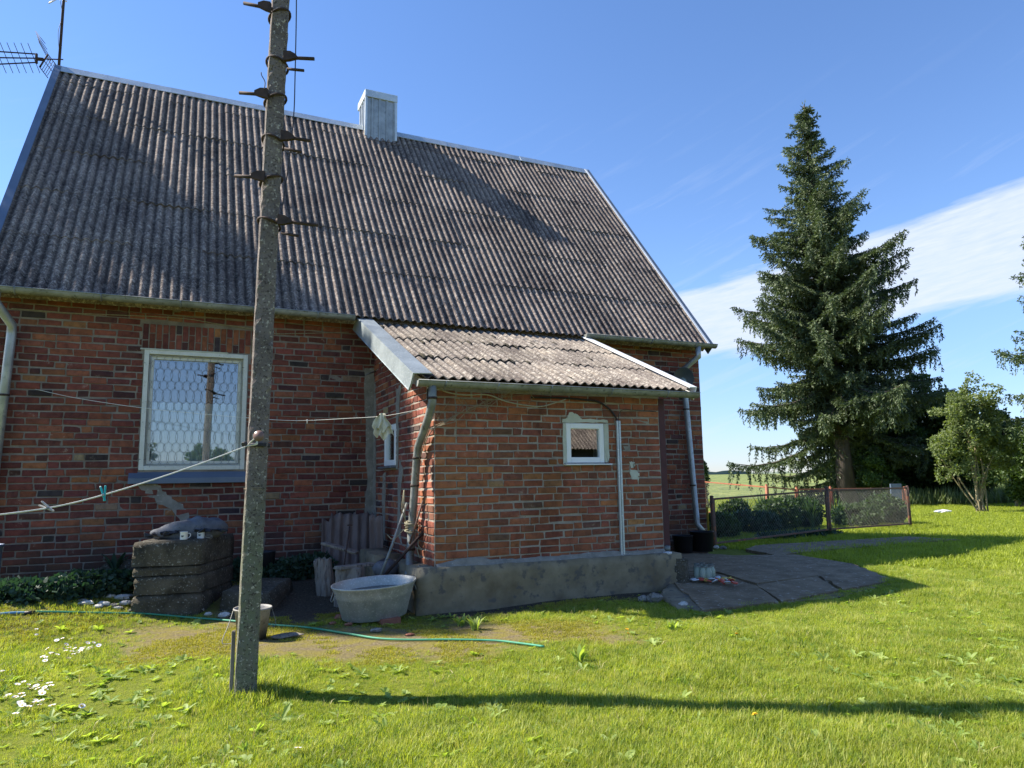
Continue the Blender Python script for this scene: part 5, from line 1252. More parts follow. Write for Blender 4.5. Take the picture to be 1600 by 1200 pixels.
# round concrete-grey log at the annex corner and things on it
sp = onz(1063, 908, .10); stump(sp+np.array([.03, .12, 0]), .145, .26, label='dark sawn log standing at the annex right corner', seed=15, mat='mossblock')
pt = onz(1081, 905, .10); plank(pt+np.array([.0, .10, 0]), pt+np.array([.01, .11, .24]), .05, .02, label='short upright stave beside the sawn log', up=(1, 0, 0))
jl = 'clear glass jar with lid beside the sawn log'
k = 0
for (px, py) in ((1090, 904), (1099, 905), (1108, 905), (1113, 903), (1094, 901), (1103, 901), (1111, 900), (1089, 899), (1098, 898)):
    p = onz(px, py, .105); r_ = .038
    j = empty('glass_jar', p, jl, 'jar', 'glass jars clustered by the sawn log')
    mb = MB(); mb.lathe([(0, 0), (r_, 0), (r_+.003, .01), (r_+.003, .10), (r_-.008, .125), (r_-.008, .145), (r_-.011, .145), (r_-.011, .124), (r_, .10), (r_, .012), (0, .010)], p, 16); mb.build('body', 'jarglass', j)
    mb = MB(); mb.lathe([(r_-.010, .14), (r_-.004, .14), (r_-.004, .15), (r_-.012, .152)], p, 16); mb.build('rim', 'mesh', j)
    k += 1
mats = ['whitelid', 'red', 'yellow']; names_ = {'whitelid': 'white jar lid lying in the pile on the paving', 'red': 'red jar lid lying in the pile on the paving', 'yellow': 'yellow jar lid lying in the pile on the paving'}
lids = [(1083, 906, 0), (1087, 908, 0), (1096, 907, 1), (1103, 907, 2), (1107, 909, 1), (1112, 907, 0), (1117, 909, 0), (1121, 905, 0), (1126, 909, 2), (1122, 907, 1), (1130, 910, 1), (1131, 906, 2), (1137, 908, 0), (1138, 905, 2), (1142, 909, 1), (1137, 911, 0), (1148, 912, 1), (1144, 907, 2)]
for i, (px, py, m_) in enumerate(lids):
    p = onz(px, py, .10); n_ = np.array([rng.normal(0, .35), rng.normal(-.1, .35), 1.0]); mb = MB()
    mb.lathe([(0, .006), (.036, .006), (.040, .003), (.041, -.006), (.038, -.006), (.036, .002), (0, .002)], p+np.array([0, 0, .010+.004*(i % 3)]), 18, ax=n_)
    tag(mb.build('jar_lid', mats[m_], org=tuple(p)), names_[mats[m_]], 'lid', ['white', 'red', 'yellow'][m_]+' jar lids in the pile')
# bits on the log
p = onz(1045, 878, .36); mb = MB(); mb.lathe([(0, 0), (.05, 0), (.055, .03), (.052, .03), (.048, .006), (0, .006)], onz(1043, 866, .42)*[1, 1, 1], 16)
tag(mb.build('dish', 'whitelid', org=tuple(onz(1043, 866, .42))), 'small white dish at the annex brick corner above the plinth', 'dish')
for i, (px, py, r_, lab) in enumerate(((1038, 856, .05, 'grey tin on the plinth beside the red post'), (1050, 852, .06, 'broken grey tin behind the first one'))):
    p = onz(px, py, .44); p = np.array([5.50+.07*i, 7.30+.16*i, .44]); mb = MB(); mb.lathe([(0, 0), (r_, 0), (r_, .07), (r_-.004, .07), (r_-.004, .005), (0, .005)], p, 16)
    tag(mb.build('tin', 'zincdull', org=tuple(p)), lab, 'tin')
# black tubs under the right downpipe
for i, (px, py, r_, h_, lab) in enumerate(((1072, 858, .16, .26, 'lower black plastic tub under the right downpipe'), (1094, 858, .19, .31, 'taller black plastic tub under the right downpipe, nearest the fence'))):
    p = np.array([7.50+.36*i, 9.50-.03*i, .135]); mb = MB()
    mb.lathe([(0, 0), (r_*.88, 0), (r_, h_), (r_+.008, h_), (r_+.010, h_+.01), (r_-.004, h_+.008), (r_*.86, .02), (0, .02)], p, 28)
    tag(mb.build('plastic_tub', 'black', org=tuple(p)), lab, 'tub')
rock(onz(1119, 857, .02), .045, 1.2, .9, .8, 8, 'palestone', 'stone', 'pale stone at the foot of the fence near the black tubs', seed=140)
rock(onz(1130, 858, .0), .06, 1.3, .9, .6, 8, 'stone', 'stone', 'brownish stone lying under the fence right of the pale one', seed=141)

# ------------------------------------------------------------------ vegetation
def leafquads(P, D, ln, wd, r, flat=0.0):
    """a bent kite-shaped leaf at each point P along direction D"""
    n = len(P); D = D/(np.linalg.norm(D, axis=1, keepdims=True)+1e-9)
    R = r.normal(size=(n, 3)); R[:, 2] += flat*3
    S = np.cross(D, R); S /= (np.linalg.norm(S, axis=1, keepdims=True)+1e-9)
    ln = np.broadcast_to(ln, (n,))[:, None]; wd = np.broadcast_to(wd, (n,))[:, None]
    a = P; b = P+D*ln*.45+S*wd*.5; c = P+D*ln; d = P+D*ln*.45-S*wd*.5
    V = np.stack([a, b, c, d], 1).reshape(-1, 3); F = np.arange(4*n).reshape(n, 4); return V, F
def unit(v): return v/(np.linalg.norm(v, axis=-1, keepdims=True)+1e-9)
def trunkmesh(pts, rs, n=10):
    mb = MB(); mb.tube(pts, rs, n); return mb
def spruce(base, prof, Ht, lean, seed, label, n_whorl=58, matn='needle', dens=1.0, skirt=None, grp=None, trunk_r=.33, needle=.15):
    r = np.random.default_rng(seed); base = np.array(base, float)
    t = empty('spruce_tree', base, label, 'tree', grp)
    zs = np.linspace(0, 1, 9); ax = lambda z: base+np.array([lean[0], lean[1], 0])*(z/Ht)+np.array([0, 0, z])
    mb = MB(); mb.tube([ax(Ht*q)+np.array([0, 0, -.2 if q == 0 else 0]) for q in zs], [trunk_r*(1.12-q)**1.0*(1.0 if q > 0 else 1.2) for q in zs], 12); mb.build('trunk', 'bark', t)
    pz = np.array([p[0] for p in prof]); pr = np.array([p[1] for p in prof]); bm = MB(); PP = []; DD = []; LL = []
    z = pz.min(); w = 0
    while z < Ht-.15:
        nb = 9 if z < 9 else (7 if z < 13 else 5); ph = r.uniform(0, 2*pi)
        for k in range(nb):
            phi = ph+2*pi*k/nb+r.normal(0, .25); R = np.interp(z, pz, pr)*(r.uniform(.45, .9) if r.random() < .55 else r.uniform(.92, 1.28))
            R *= .93+.18*float(fbm(np.array([cos(phi)*1.3+z*.35]), np.array([sin(phi)*1.3+z*.22]), 1.3, seed)[0])
            if skirt: R *= skirt(z, phi)
            if R < .15: continue
            zz = z+r.normal(0, .12); o = ax(min(zz, Ht)); d = np.array([cos(phi), sin(phi), 0])
            f = z/Ht; sag = (-.30+.56*f)*R; m = max(5, int(R/.11)); s = np.linspace(0, 1, m)
            cur = o+np.outer(s*R, d)+np.array([0, 0, 1.])*(sag*np.sin(s*pi*.62)[:, None]*0.9+.20*R*(s**3)[:, None]*.8)
            if z < Ht*.35: cur[:, 2] -= (s*R*.28)
            step = max(1, len(cur)//5); sub = cur[::step]
            bm.tube([tuple(q) for q in sub], [max(.006, (.018+.012*R)*(1-i/len(sub))) for i in range(len(sub))], 4, caps=False)
            tip = unit(cur[-1]-cur[-2]); side = np.cross(d, [0, 0, 1.])
            for i in range(int(m*.10), m):
                si = s[i]; env = min(1.0, (1-si)*1.9+.22)*min(1, si*5)
                for sg in (-1, 1, 0):
                    if r.random() > .92*dens: continue
                    tl = (.20+.34*R*.30)*env*r.uniform(.55, 1.25) if sg else (.15+.08*R)*r.uniform(.4, 1.7)*(1.3-f)
                    dr = unit(side*sg*r.uniform(.7, 1.1)+d*r.uniform(.35, .9)+np.array([0, 0, -.22-.26*(1-f)])) if sg else unit(np.array([r.normal(0, .2), r.normal(0, .2), -1]))
                    nn = max(2, int(tl/.055)); q = np.linspace(0, 1, nn)
                    pts = cur[i]+np.outer(q*tl, dr)+np.array([0, 0, -1.])*(q**2*tl*.18)[:, None]
                    for _ in range(4):
                        PP.append(pts+r.normal(0, .018, pts.shape)); DD.append(dr+r.normal(0, .55, pts.shape)); LL.append(np.full(nn, needle)*r.uniform(.7, 1.2, nn))
        z += (.27+.13*(1-z/Ht))*Ht/18*r.uniform(.6, 1.5)
    # leader
    q = np.linspace(Ht-1.0, Ht+.15, 26); PP.append(np.array([ax(v) for v in q])+r.normal(0, .05, (26, 3))); DD.append(r.normal(0, .6, (26, 3))+[0, 0, .6]); LL.append(np.full(26, .18))
    bm.build('branches', 'bark', t)
    P = np.concatenate(PP); D = np.concatenate(DD); L = np.concatenate(LL)
    V, F = leafquads(P, D, L, L*.33, r); npmesh('foliage', V, F, matn, t)
    return t, len(P)
sprof = [(.9, 3.0), (2.4, 3.7), (3.9, 4.0), (5.3, 3.9), (7.3, 3.75), (9.5, 3.1), (10.9, 2.75), (12.4, 2.35), (14.2, 1.8), (15.8, 1.15), (17.2, .55), (18.4, .12)]
def skirtf(z, phi):
    # the lower right and front are open, showing the stem; the left side droops to the ground
    right = cos(phi-radians(-25)); front = cos(phi-radians(-140)); k = 1.0
    if z < 4.3 and front > .15: k *= .08 if z < 3.4 else .4
    if z < 2.9 and right > -.5: k *= .3
    if z < 4 and right < -.6: k *= 1.1
    if right > .3: k *= 1.0 if z > 9 else .86
    return k
_, nS = spruce((26.2, 21.9, 0), sprof, 18.3, (-.55*RH[0]-.1, -.55*RH[1], 0), 4, 'tall spruce with drooping branches behind the wire fence', skirt=skirtf)
# neighbouring spruce of which only branch tips reach into the picture on the right
RS = None
dR = ray(1762, 800); hR = np.array([dR[0], dR[1]]); hR = hR/(hR@FH)*22.0; RS = np.array([hR[0], hR[1], 0.])
_, nR = spruce(RS, [(2.6, 1.6), (3.6, 2.7), (5.2, 2.7), (6.2, 1.7), (8.0, 1.9), (9.0, 1.4), (12.5, .4)], 13, (0, 0, 0), 9, 'spruce at the right edge with only its branch tips in the picture', n_whorl=30, trunk_r=.22, needle=.12, matn='needle2', dens=.8)

def crown_leaves(blobs, n, r, ln, wd, shell=.55, noise_s=1.2, seed=0, droop=0.0):
    """leaves through several blobs, denser towards each surface, thinned by noise so gaps show"""
    vol = np.array([b[3]*b[4]*b[5] for b in blobs])**(2/3); w_ = vol/vol.sum(); out_P = []
    for b, q in zip(blobs, w_):
        m = int(n*q*1.8); d = unit(r.normal(size=(m, 3))); rad = (r.random(m)**(1/3))*(1-shell)+shell*(.75+.25*r.random(m)**.5)
        rad *= 1+.22*fbm(d[:, 0]*2+b[0], d[:, 1]*2+d[:, 2]*1.7+b[1], 1.6, seed)
        p = np.array(b[:3])+d*rad[:, None]*np.array(b[3:6])
        k = fbm(p[:, 0]*1.0+p[:, 2]*.6, p[:, 1]+p[:, 2]*.8, noise_s, seed+3) > -.33+.25*r.normal(size=m)
        out_P.append(p[k])
    P = np.concatenate(out_P); P = P[P[:, 2] > 0.03]
    D = r.normal(size=P.shape); D[:, 2] -= droop
    return leafquads(P, D, ln*r.uniform(.6, 1.3, len(P)), wd*r.uniform(.6, 1.3, len(P)), r)
def bush(name, base, blobs, n, leaf, mat, label, cat='shrub', stems=7, seed=0, stem_r=.03, bark='shrubbark', top=None, spread=.5, group=None, stemname='stem', clear=0.0):
    r = np.random.default_rng(seed); base = np.array(base, float); t = empty(name, base, label, cat, group)
    bl = [(base[0]+b[0]*RH[0]+b[1]*FH[0], base[1]+b[0]*RH[1]+b[1]*FH[1], base[2]+b[2], b[3], b[3] if len(b) < 6 else b[4], b[-1]) for b in blobs]
    sub = []
    for b in bl:
        sub.append((b[0], b[1], b[2], b[3]*.72, b[4]*.72, b[5]*.72))
        for _ in range(9):
            d = unit(r.normal(size=3)); q = r.uniform(.24, .46); k = r.uniform(.62, 1.12); sub.append((b[0]+d[0]*b[3]*k, b[1]+d[1]*b[4]*k, b[2]+d[2]*b[5]*k, b[3]*q, b[4]*q, b[5]*q*r.uniform(.6, 1)))
    V, F = crown_leaves(sub, n, r, leaf, leaf*.62, seed=seed, noise_s=2.2/max(.5, blobs[0][3])); npmesh('foliage', V, F, mat, t)
    mb = MB()
    for i in range(stems):
        b = bl[i % len(bl)]; tgt = np.array(b[:3])+r.normal(0, .35, 3)*np.array(b[3:6]); a = base+np.array([r.normal(0, .12*spread), r.normal(0, .12*spread), -.05])
        mid = a*.5+tgt*.5+r.normal(0, .12, 3)*spread; mid[2] = a[2]*.45+tgt[2]*.55
        c = smoothcurve([a, mid, tgt], 5); mb.tube(c, [stem_r*(1-.75*j/(len(c)-1)) for j in range(len(c))], 6)
        for j in range(3):
            q = c[int(len(c)*.4)+j*2 if int(len(c)*.4)+j*2 < len(c) else -1]; e = q+r.normal(0, .5, 3)*np.array(b[3:6])*.7; e[2] = max(e[2], q[2]+.1)
            mb.tube([q, q*.5+e*.5+r.normal(0, .03, 3), e], [stem_r*.45, stem_r*.3, stem_r*.15], 4)
    mb.build(stemname, bark, t); return t
def dist_px(px, D, py=800):       # ground point seen in column px at distance D along the view axis
    d = ray(px, py); h = np.array([d[0], d[1]]); f = h@FH; q = h/f*D; return np.array([q[0], q[1], float(gz(q[0], q[1]))])
# pale multi-stemmed lilac in the sun
b0 = dist_px(1532, 24.0)
bush('lilac_bush', b0, [(-.2, 0, 2.6, 1.05, .9, 1.2), (.25, 0, 3.6, .85, .8, .7), (-.75, .2, 2.0, .65, .6, .7), (.75, .1, 2.0, .6, .6, .75), (.2, -.1, 1.6, .9, .7, .6), (-.15, .2, 3.5, .7, .7, .6), (.1, 0, 4.2, .45, .4, .5)], 12500, .10, 'leafpale', 'light green bush on several bare pale stems beyond the fence', stems=13, seed=3, stem_r=.030, spread=1.0)
# dark mass right of the spruce
b1 = dist_px(1425, 33); bush('maple_tree', b1, [(-1.9, 0, 3.0, 1.7, 1.4, 1.7), (-.3, .5, 4.0, 1.7, 1.5, 1.6), (1.4, .3, 3.9, 1.5, 1.4, 1.3), (.3, 0, 2.2, 2.0, 1.5, 1.5), (2.1, .5, 2.4, 1.1, 1.2, 1.6), (-1.2, .5, 1.6, 1.4, 1.3, 1.1), (.8, .2, 1.2, 1.6, 1.2, 1.1), (-2.6, .2, 1.8, 1.2, 1.2, 1.4)], 46000, .19, 'leafdark', 'dark dense broadleaf tree right of the tall spruce', 'tree', stems=8, seed=5, stem_r=.09, bark='bark')
b2 = dist_px(1540, 31); bush('hazel_bush', b2, [(0, 0, 2.6, 1.3, 1.2, 1.4), (.9, 0, 3.5, .7, .8, .8), (.2, .3, 1.3, 1.4, 1.2, 1.0), (1.2, 0, 2.4, .9, .9, 1.2), (-.9, 0, 1.4, 1.0, 1.0, 1.2)], 22000, .14, 'leafdark', 'dark bush directly behind the light green bush', stems=7, seed=6, stem_r=.06, bark='bark')
b3 = dist_px(1592, 27); bush('elder_bush', b3, [(.1, 0, 1.7, .9, .9, .9), (.6, 0, 2.4, .8, .9, .7), (.8, 0, 1.0, 1.0, 1.0, .8), (0, -.2, .9, .7, .6, .6)], 12000, .12, 'leafmid', 'mid green bush at the right edge under the spruce tips', stems=7, seed=7, stem_r=.05)
b4 = dist_px(1103, 30); bush('yew_bush', b4, [(-.2, 0, .9, .45, .5, .9), (-.1, 0, 1.5, .3, .3, .5)], 3500, .10, 'leafdark', 'small dark bush showing past the right corner of the house', stems=3, seed=8)
b5 = dist_px(1365, 31); bush('currant_bush', b5, [(0, 0, 1.2, .9, .8, 1.0), (.6, 0, .9, .9, .7, .7), (-.2, 0, 2.1, .8, .8, .7)], 8000, .12, 'leafmid', 'leafy bush just right of the spruce stem behind the fence', stems=6, seed=18)
# tall grass at the field's edge
def tallgrass(n, D0, D1, px0, px1, h, seed, mat='iris'):
    r = np.random.default_rng(seed); D = r.uniform(D0, D1, n); px = r.uniform(px0, px1, n)
    dd = np.array([dist_px(a, b) for a, b in zip(px, D)]); dirs = r.normal(0, .28, (n, 3)); dirs[:, 2] = 1
    return leafquads(dd, dirs, h*r.uniform(.5, 1.2, n), .045, r)
V, F = tallgrass(9000, 29, 42, 1395, 1660, .75, 31); o = npmesh('tall_grass', V, F, 'leafpale'); tag(o, 'unmown tall grass along the field edge behind the bushes', 'grass', kind='stuff')
# ---- low leafy cover along the long wall
def mound(px_list, seed, n, label, h=.26, mat='leafground'):
    r = np.random.default_rng(seed); bl = []
    for (px, py, rx, hh) in px_list:
        g = G_px(px, py); bl.append((g[0], g[1]+.1, g[2]+.02, rx, .30, hh))
    bl = [(a_, b_, c_, d_, e_, f_*.78) for a_, b_, c_, d_, e_, f_ in bl]
    V, F = crown_leaves(bl, n, r, .06, .055, seed=seed, noise_s=7, shell=.6, droop=-.3)
    return tag(npmesh('ground_cover', V, F, mat), label, 'plants', kind='stuff')
mound([(12, 936, .34, .17), (42, 934, .30, .16), (70, 932, .28, .15), (100, 930, .30, .20), (130, 928, .30, .24), (160, 926, .28, .25), (185, 922, .26, .24), (205, 925, .2, .2)], 71, 9500, 'low bluish green leafy plants along the foot of the long wall')
mound([(425, 905, .22, .20), (450, 903, .26, .26), (475, 900, .26, .27), (498, 896, .22, .28), (395, 905, .25, .18), (365, 900, .25, .2)], 72, 6500, 'low leafy plants between the pole and the leaning sheets')
def bladeplant(name, base, n, h, wd, mat, label, cat='plant', seed=0, group=None, spread=.7):
    r = np.random.default_rng(seed); mb = MB()
    for i in range(n):
        a = r.uniform(0, 2*pi); l = h*r.uniform(.6, 1.1); lean_ = spread*r.uniform(.15, 1); d = np.array([cos(a), sin(a), 0]); s = np.array([-sin(a), cos(a), 0]); vs = []
        for j in range(6):
            t = j/5; p = np.array(base)+d*(.03+l*lean_*t*t*.9)+np.array([0, 0, l*(t-.42*lean_*t*t)]); w_ = wd*(sin(pi*min(1, t*.92+.06)))**.7
            vs += [p-s*w_/2, p+s*w_/2]
        mb.add(vs, [(2*j, 2*j+1, 2*j+3, 2*j+2) for j in range(5)], 0, (1, 1, 1), True)
    return tag(mb.build(name, mat, org=tuple(base)), label, cat, group)
bladeplant('dock_plant', G_px(178, 905)+np.array([0, .1, .05]), 9, .34, .07, 'leafground', 'big leaved plant standing above the ground cover left of the block stack', seed=3)
bladeplant('dock_plant', G_px(198, 918), 6, .22, .09, 'leafground', 'smaller broad leaved plant at the left side of the block stack', seed=4)
rock(np.array([-.55, 9.75, .28]), .16, 1.3, .5, .8, 10, 'mossblock', 'stone', 'dark stone by the wall behind the low leafy plants', seed=150)

# ------------------------------------------------------------------ wire fence round the flower garden
def fpost(p, h, r=.035, mat='fencebrown', parent=None):
    mb = MB(); mb.tube([(p[0], p[1], -.1), (p[0], p[1], h)], r, 8); mb.lathe([(r, h-.005), (r+.006, h), (r*.6, h+.02), (0, h+.025)], (p[0], p[1], 0), 10); return mb.build('post', mat, parent)
def fence_run(name, pts, label, mat, z0s, z1s, mesh_s=.075, wire=.0017, posts=True):
    t = empty(name, (pts[0][0], pts[0][1], 0), label, 'fence')
    for i in range(len(pts)-1):
        a = np.array([*pts[i][:2], 0.]); b = np.array([*pts[i+1][:2], 0.]); u = b-a; L = np.linalg.norm(u); u /= L
        v = np.array([-u[1], u[0], 0]); za, zb, ta, tb = z0s[i], z0s[i+1], z1s[i], z1s[i+1]
        g = .05; mb = MB()
        c = [a+u*g+np.array([0, 0, za]), b-u*g+np.array([0, 0, zb]), b-u*g+np.array([0, 0, tb]), a+u*g+np.array([0, 0, ta])]
        for k in range(4):
            p, q = c[k], c[(k+1) % 4]; w_ = (q-p)/np.linalg.norm(q-p); mb.obox((p+q)/2, w_, v, np.cross(w_, v), np.linalg.norm(q-p)/2+.018, .018, .018, 0, (1, 1, 1), bev=.003)
        pn = mb.build('panel_frame', mat, t)
        mb = MB(); Lw = L-2*g; m = int(Lw/mesh_s); Hh = ta-za
        def clip(x0, sg):
            x1 = x0+sg*Hh; t0, t1 = 0.0, 1.0
            if sg > 0:
                if x0 < 0: t0 = -x0/(x1-x0)
                if x1 > Lw: t1 = (Lw-x0)/(x1-x0)
            else:
                if x0 > Lw: t0 = (x0-Lw)/(x0-x1)
                if x1 < 0: t1 = x0/(x0-x1)
            return None if t1 <= t0 else (t0, t1, x1)
        for sg in (1, -1):
            for k in range(-int(Hh/mesh_s)-1, m+int(Hh/mesh_s)+2):
                x0 = k*mesh_s; cc = clip(x0, sg)
                if not cc: continue
                t0, t1, x1 = cc
                def pt_(tt):
                    x_ = x0+(x1-x0)*tt; f = x_/Lw; zl = za+(zb-za)*f; zh = ta+(tb-ta)*f; return a+u*(g+x_)+v*(.003*sg)+np.array([0, 0, zl+(zh-zl)*tt])
                mb.tube([pt_(t0), pt_(t1)], wire, 3, caps=False)
        mb.build('wire_mesh', 'mesh', pn)
        if posts and i > 0: fpost(pts[i], z1s[i]+.06, parent=t, mat=mat)
    if posts: fpost(pts[-1], z1s[-1]+.03, parent=t, mat=mat); fpost(pts[0], z1s[0]+.05, parent=t, mat=mat)
    return t
A0 = onz(1116, 857, .0); A1 = onz(1297, 839, .0); A2 = onz(1423, 824, 0.)
def ztop_at(P, py, px):
    D = (P-CAM)@_F; d = ray(px, py); return float(CAM[2]+d[2]*(P[0]*FH[0]+P[1]*FH[1])/(d[0]*FH[0]+d[1]*FH[1]))
fence_run('wire_fence', [A0, A1, A2], 'brown framed chain link fence on the near side of the flower garden', 'fencebrown',
          [ztop_at(A0, 849, 1116), ztop_at(A1, 827, 1297), ztop_at(A2, 818, 1423)], [ztop_at(A0, 780, 1112), ztop_at(A1, 766, 1297), ztop_at(A2, 762, 1423)])
B0 = dist_px(1103, 25); B1 = dist_px(1200, 20.5); B2 = dist_px(1247, 21); B3 = dist_px(1300, 21.5); B4 = dist_px(1416, 21.5)
fence_run('wire_fence', [B0, B1, B2, B3, B4], 'orange painted wire fence along the far side of the flower garden', 'fenceorange',
          [.12]*5, [ztop_at(B0, 753, 1103), ztop_at(B1, 761, 1200), ztop_at(B2, 765, 1247), ztop_at(B3, 764, 1300), ztop_at(B4, 763, 1416)])
plank(onz(1107, 838, .15), onz(1104, 790, .9)*np.array([1, 1, 1]), .05, .03, mat='yellow', label='ochre board standing between the house corner and the near fence', up=(1, 0, 0))
# garden plants behind the wire
gp = [((1150, 18.6), 'peony_bush', .75, .42, 'leafdark', 'dark leafy clump at the left end behind the near fence'),
      ((1182, 16.9), 'peony_bush', .60, .50, 'leafground', 'bluish leafy clump behind the left fence panel'),
      ((1215, 17.5), 'peony_bush', .85, .60, 'leafdark', 'broad dark clump behind the middle of the left fence panel'),
      ((1252, 18.3), 'peony_bush', .80, .55, 'leafdark', 'tall dark clump just left of the middle fence post'),
      ((1335, 18.5), 'peony_bush', .60, .65, 'leafdark', 'low dark clump just right of the middle fence post'),
      ((1380, 19.2), 'peony_bush', .80, .60, 'leafdark', 'rounded dark clump near the fence end post'),
      ((1125, 15.8), 'peony_bush', .55, .4, 'leafdark', 'low leafy clump behind the fence beside the black tubs')]
for i, ((px, D), nm, h, rw, m_, lab) in enumerate(gp):
    b = dist_px(px, D); r = np.random.default_rng(200+i); t = empty(nm, b, lab, 'plant')
    V, F = crown_leaves([(b[0], b[1], h*.45, rw, rw, h*.52), (b[0]+.3, b[1]+.1, h*.4, rw*.6, rw*.6, h*.5)], 3800, r, .09, .06, seed=210+i, noise_s=4, droop=-.5); npmesh('foliage', V, F, m_, t)
    mb = MB()
    for k in range(6): mb.tube([b, b+np.array([r.normal(0, rw*.4), r.normal(0, rw*.4), h*.7])], .006, 4)
    mb.build('stalks', 'shrubbark', t)
il = ['sword leaved clump in the sun behind the left fence panel', 'second sword leaved clump, right of the sunlit one', 'sword leaved clump close to the middle fence post', 'sword leaved clump left of the sunlit one', 'short sword leaved clump between the middle post and the orange fence']
for i, (px, D, h) in enumerate(((1192, 19.3, .95), (1210, 18.8, .9), (1268, 17.8, .85), (1165, 18.9, .85), (1308, 19.8, .8))):
    bladeplant('iris_clump', dist_px(px, D), 46, h, .035, 'iris', il[i], seed=230+i, spread=.6)
# weeds in front of the fence
r = np.random.default_rng(77); PP = []
for i in range(70):
    px = 1190+r.random()*110; g = dist_px(px, 15.0+.55*r.random()+(px-1190)*.006); PP.append(g+r.normal(0, .05, (26, 3))*[1.6, 1.6, .3]+[0, 0, .07])
P = np.concatenate(PP); V, F = leafquads(P, r.normal(0, 1, P.shape)+[0, 0, .7], .10, .05, r); tag(npmesh('weeds', V, F, 'leafground'), 'strip of low weeds along the foot of the near fence', 'plants', kind='stuff')
# grey sign board / post seen through the right panel
p = dist_px(1403, 22.5); mb = MB(); mb.box((p[0]-.25, p[1]-.02, .1), (p[0]+.25, p[1]+.02, 1.02), bev=.004); tag(mb.build('board', 'bluesheet', org=tuple(p)), 'dark bluish board standing upright behind the fence end', 'board')
wp = onz(1472, 802, .02); rock(wp, .28, 1.4, .5, .25, 12, 'petal', 'white_heap', 'small white heap on the lawn before the light green bush', 'heap', seed=160)

# ------------------------------------------------------------------ the far side of the yard, seen in the window panes, and the tree shading the roof
tb = empty('barn', (15, -9, 0), 'barn with a corrugated roof reflected in the small annex window', 'barn')
mb = MB(); mb.box((10.5, -16, 0), (22, -9.5, 2.5)); mb.build('wall', 'interior', tb)
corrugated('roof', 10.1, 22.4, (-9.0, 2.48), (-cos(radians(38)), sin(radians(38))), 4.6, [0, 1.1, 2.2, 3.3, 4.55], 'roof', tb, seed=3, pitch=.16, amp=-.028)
mb = MB(); mb.extrude([(10.3, -16.6, 2.4), (10.3, -12.64, 5.2), (10.3, -9.3, 2.5)], (12, 0, 0)); mb.build('rear_roof', 'roof', tb)
spruce((-2.1, -11.5, 0), [(.8, 1.6), (2.4, 2.0), (3.6, 1.2), (5.0, .8), (9, .8), (12, .4)], 12.5, (0, 0, 0), 14, 'spruce reflected in the left side of the long wall window', dens=.55, trunk_r=.2, needle=.2)
bush('birch_bush', (.9, -11.0, 0), [(.2, 0, 1.3, 1.0, 1.0, 1.2), (.9, 0, 2.0, .5, .5, .8), (-.7, 0, 1.2, .8, .8, .9), (-.2, 0, 2.3, .4, .4, .6)], 7000, .16, 'leafmid', 'leafy bush reflected in the middle of the long wall window', seed=25)
SHT = np.array([-9.3, 16.35, .55])
bush('ash_tree', SHT, [(0, .3, 12.2, 2.0, 2.0, 2.6), (-1.0, .8, 9.8, 2.2, 2.0, 2.6), (.8, .6, 10.2, 1.8, 1.8, 2.4), (-.3, .3, 8.2, 2.2, 2.0, 2.2), (.3, .6, 13.7, 1.1, 1.1, 1.1), (-1.2, 1.4, 12.6, 1.6, 1.6, 1.7)], 30000, .26, 'leafdark', 'tree left of the house casting its shade on the roof', 'tree', stems=8, seed=26, stem_r=.16, bark='bark')

# ------------------------------------------------------------------ lawn blades, weeds, flowers
lib = bpy.data.collections.new('tufts')
def tuft(n, h, spread, wd, seed, mat):
    r = np.random.default_rng(seed); Vs = []; Fs = []; o = 0
    for i in range(n):
        a = r.uniform(0, 2*pi); l = h*r.uniform(.45, 1.15); b0 = np.array([r.normal(0, spread), r.normal(0, spread), 0]); d = np.array([cos(a), sin(a), 0]); s = np.array([-sin(a), cos(a), 0]); k = r.uniform(.1, .75)
        p1 = b0+d*l*k*.25+np.array([0, 0, l*.5]); p2 = b0+d*l*k*.95+np.array([0, 0, l*(1-.35*k)]); w_ = wd*r.uniform(.7, 1.2)
        Vs += [b0-s*w_*.5, b0+s*w_*.5, p1+s*w_*.45, p1-s*w_*.45, p2]; Fs.append((o, o+1, o+2, o+3)); Fs.append((o+3, o+2, o+4)); o += 5
    me = bpy.data.meshes.new('tuft'); me.from_pydata([tuple(v) for v in Vs], [], Fs); me.materials.append(MAT[mat]); ob = bpy.data.objects.new('tuft', me); return ob
def weedtuft(n, l, seed, mat='weed', wd=.45):
    r = np.random.default_rng(seed); mb = []; Vs = []; Fs = []; o = 0
    for i in range(n):
        a = 2*pi*i/n+r.normal(0, .3); L = l*r.uniform(.6, 1.15); d = np.array([cos(a), sin(a), 0]); s = np.array([-sin(a), cos(a), 0]); up = r.uniform(.25, .9)
        for j in range(6):
            t = j/5; p = d*L*t*(1-.15*up)+np.array([0, 0, L*up*(t-.45*t*t)+.004]); w_ = L*wd*(sin(pi*min(.97, t*.9+.05)))**.8*(1+.25*((j % 2)*2-1)*(wd < .4)); Vs += [p-s*w_/2+[0, 0, .15*w_], p, p+s*w_/2+[0, 0, .15*w_]]
        for j in range(5):
            for q in (0, 1): Fs.append((o+3*j+q, o+3*j+q+1, o+3*j+q+4, o+3*j+q+3))
        o += 18
    me = bpy.data.meshes.new('weed'); me.from_pydata([tuple(v) for v in Vs], [], Fs); me.materials.append(MAT[mat]); return bpy.data.objects.new('weed', me)
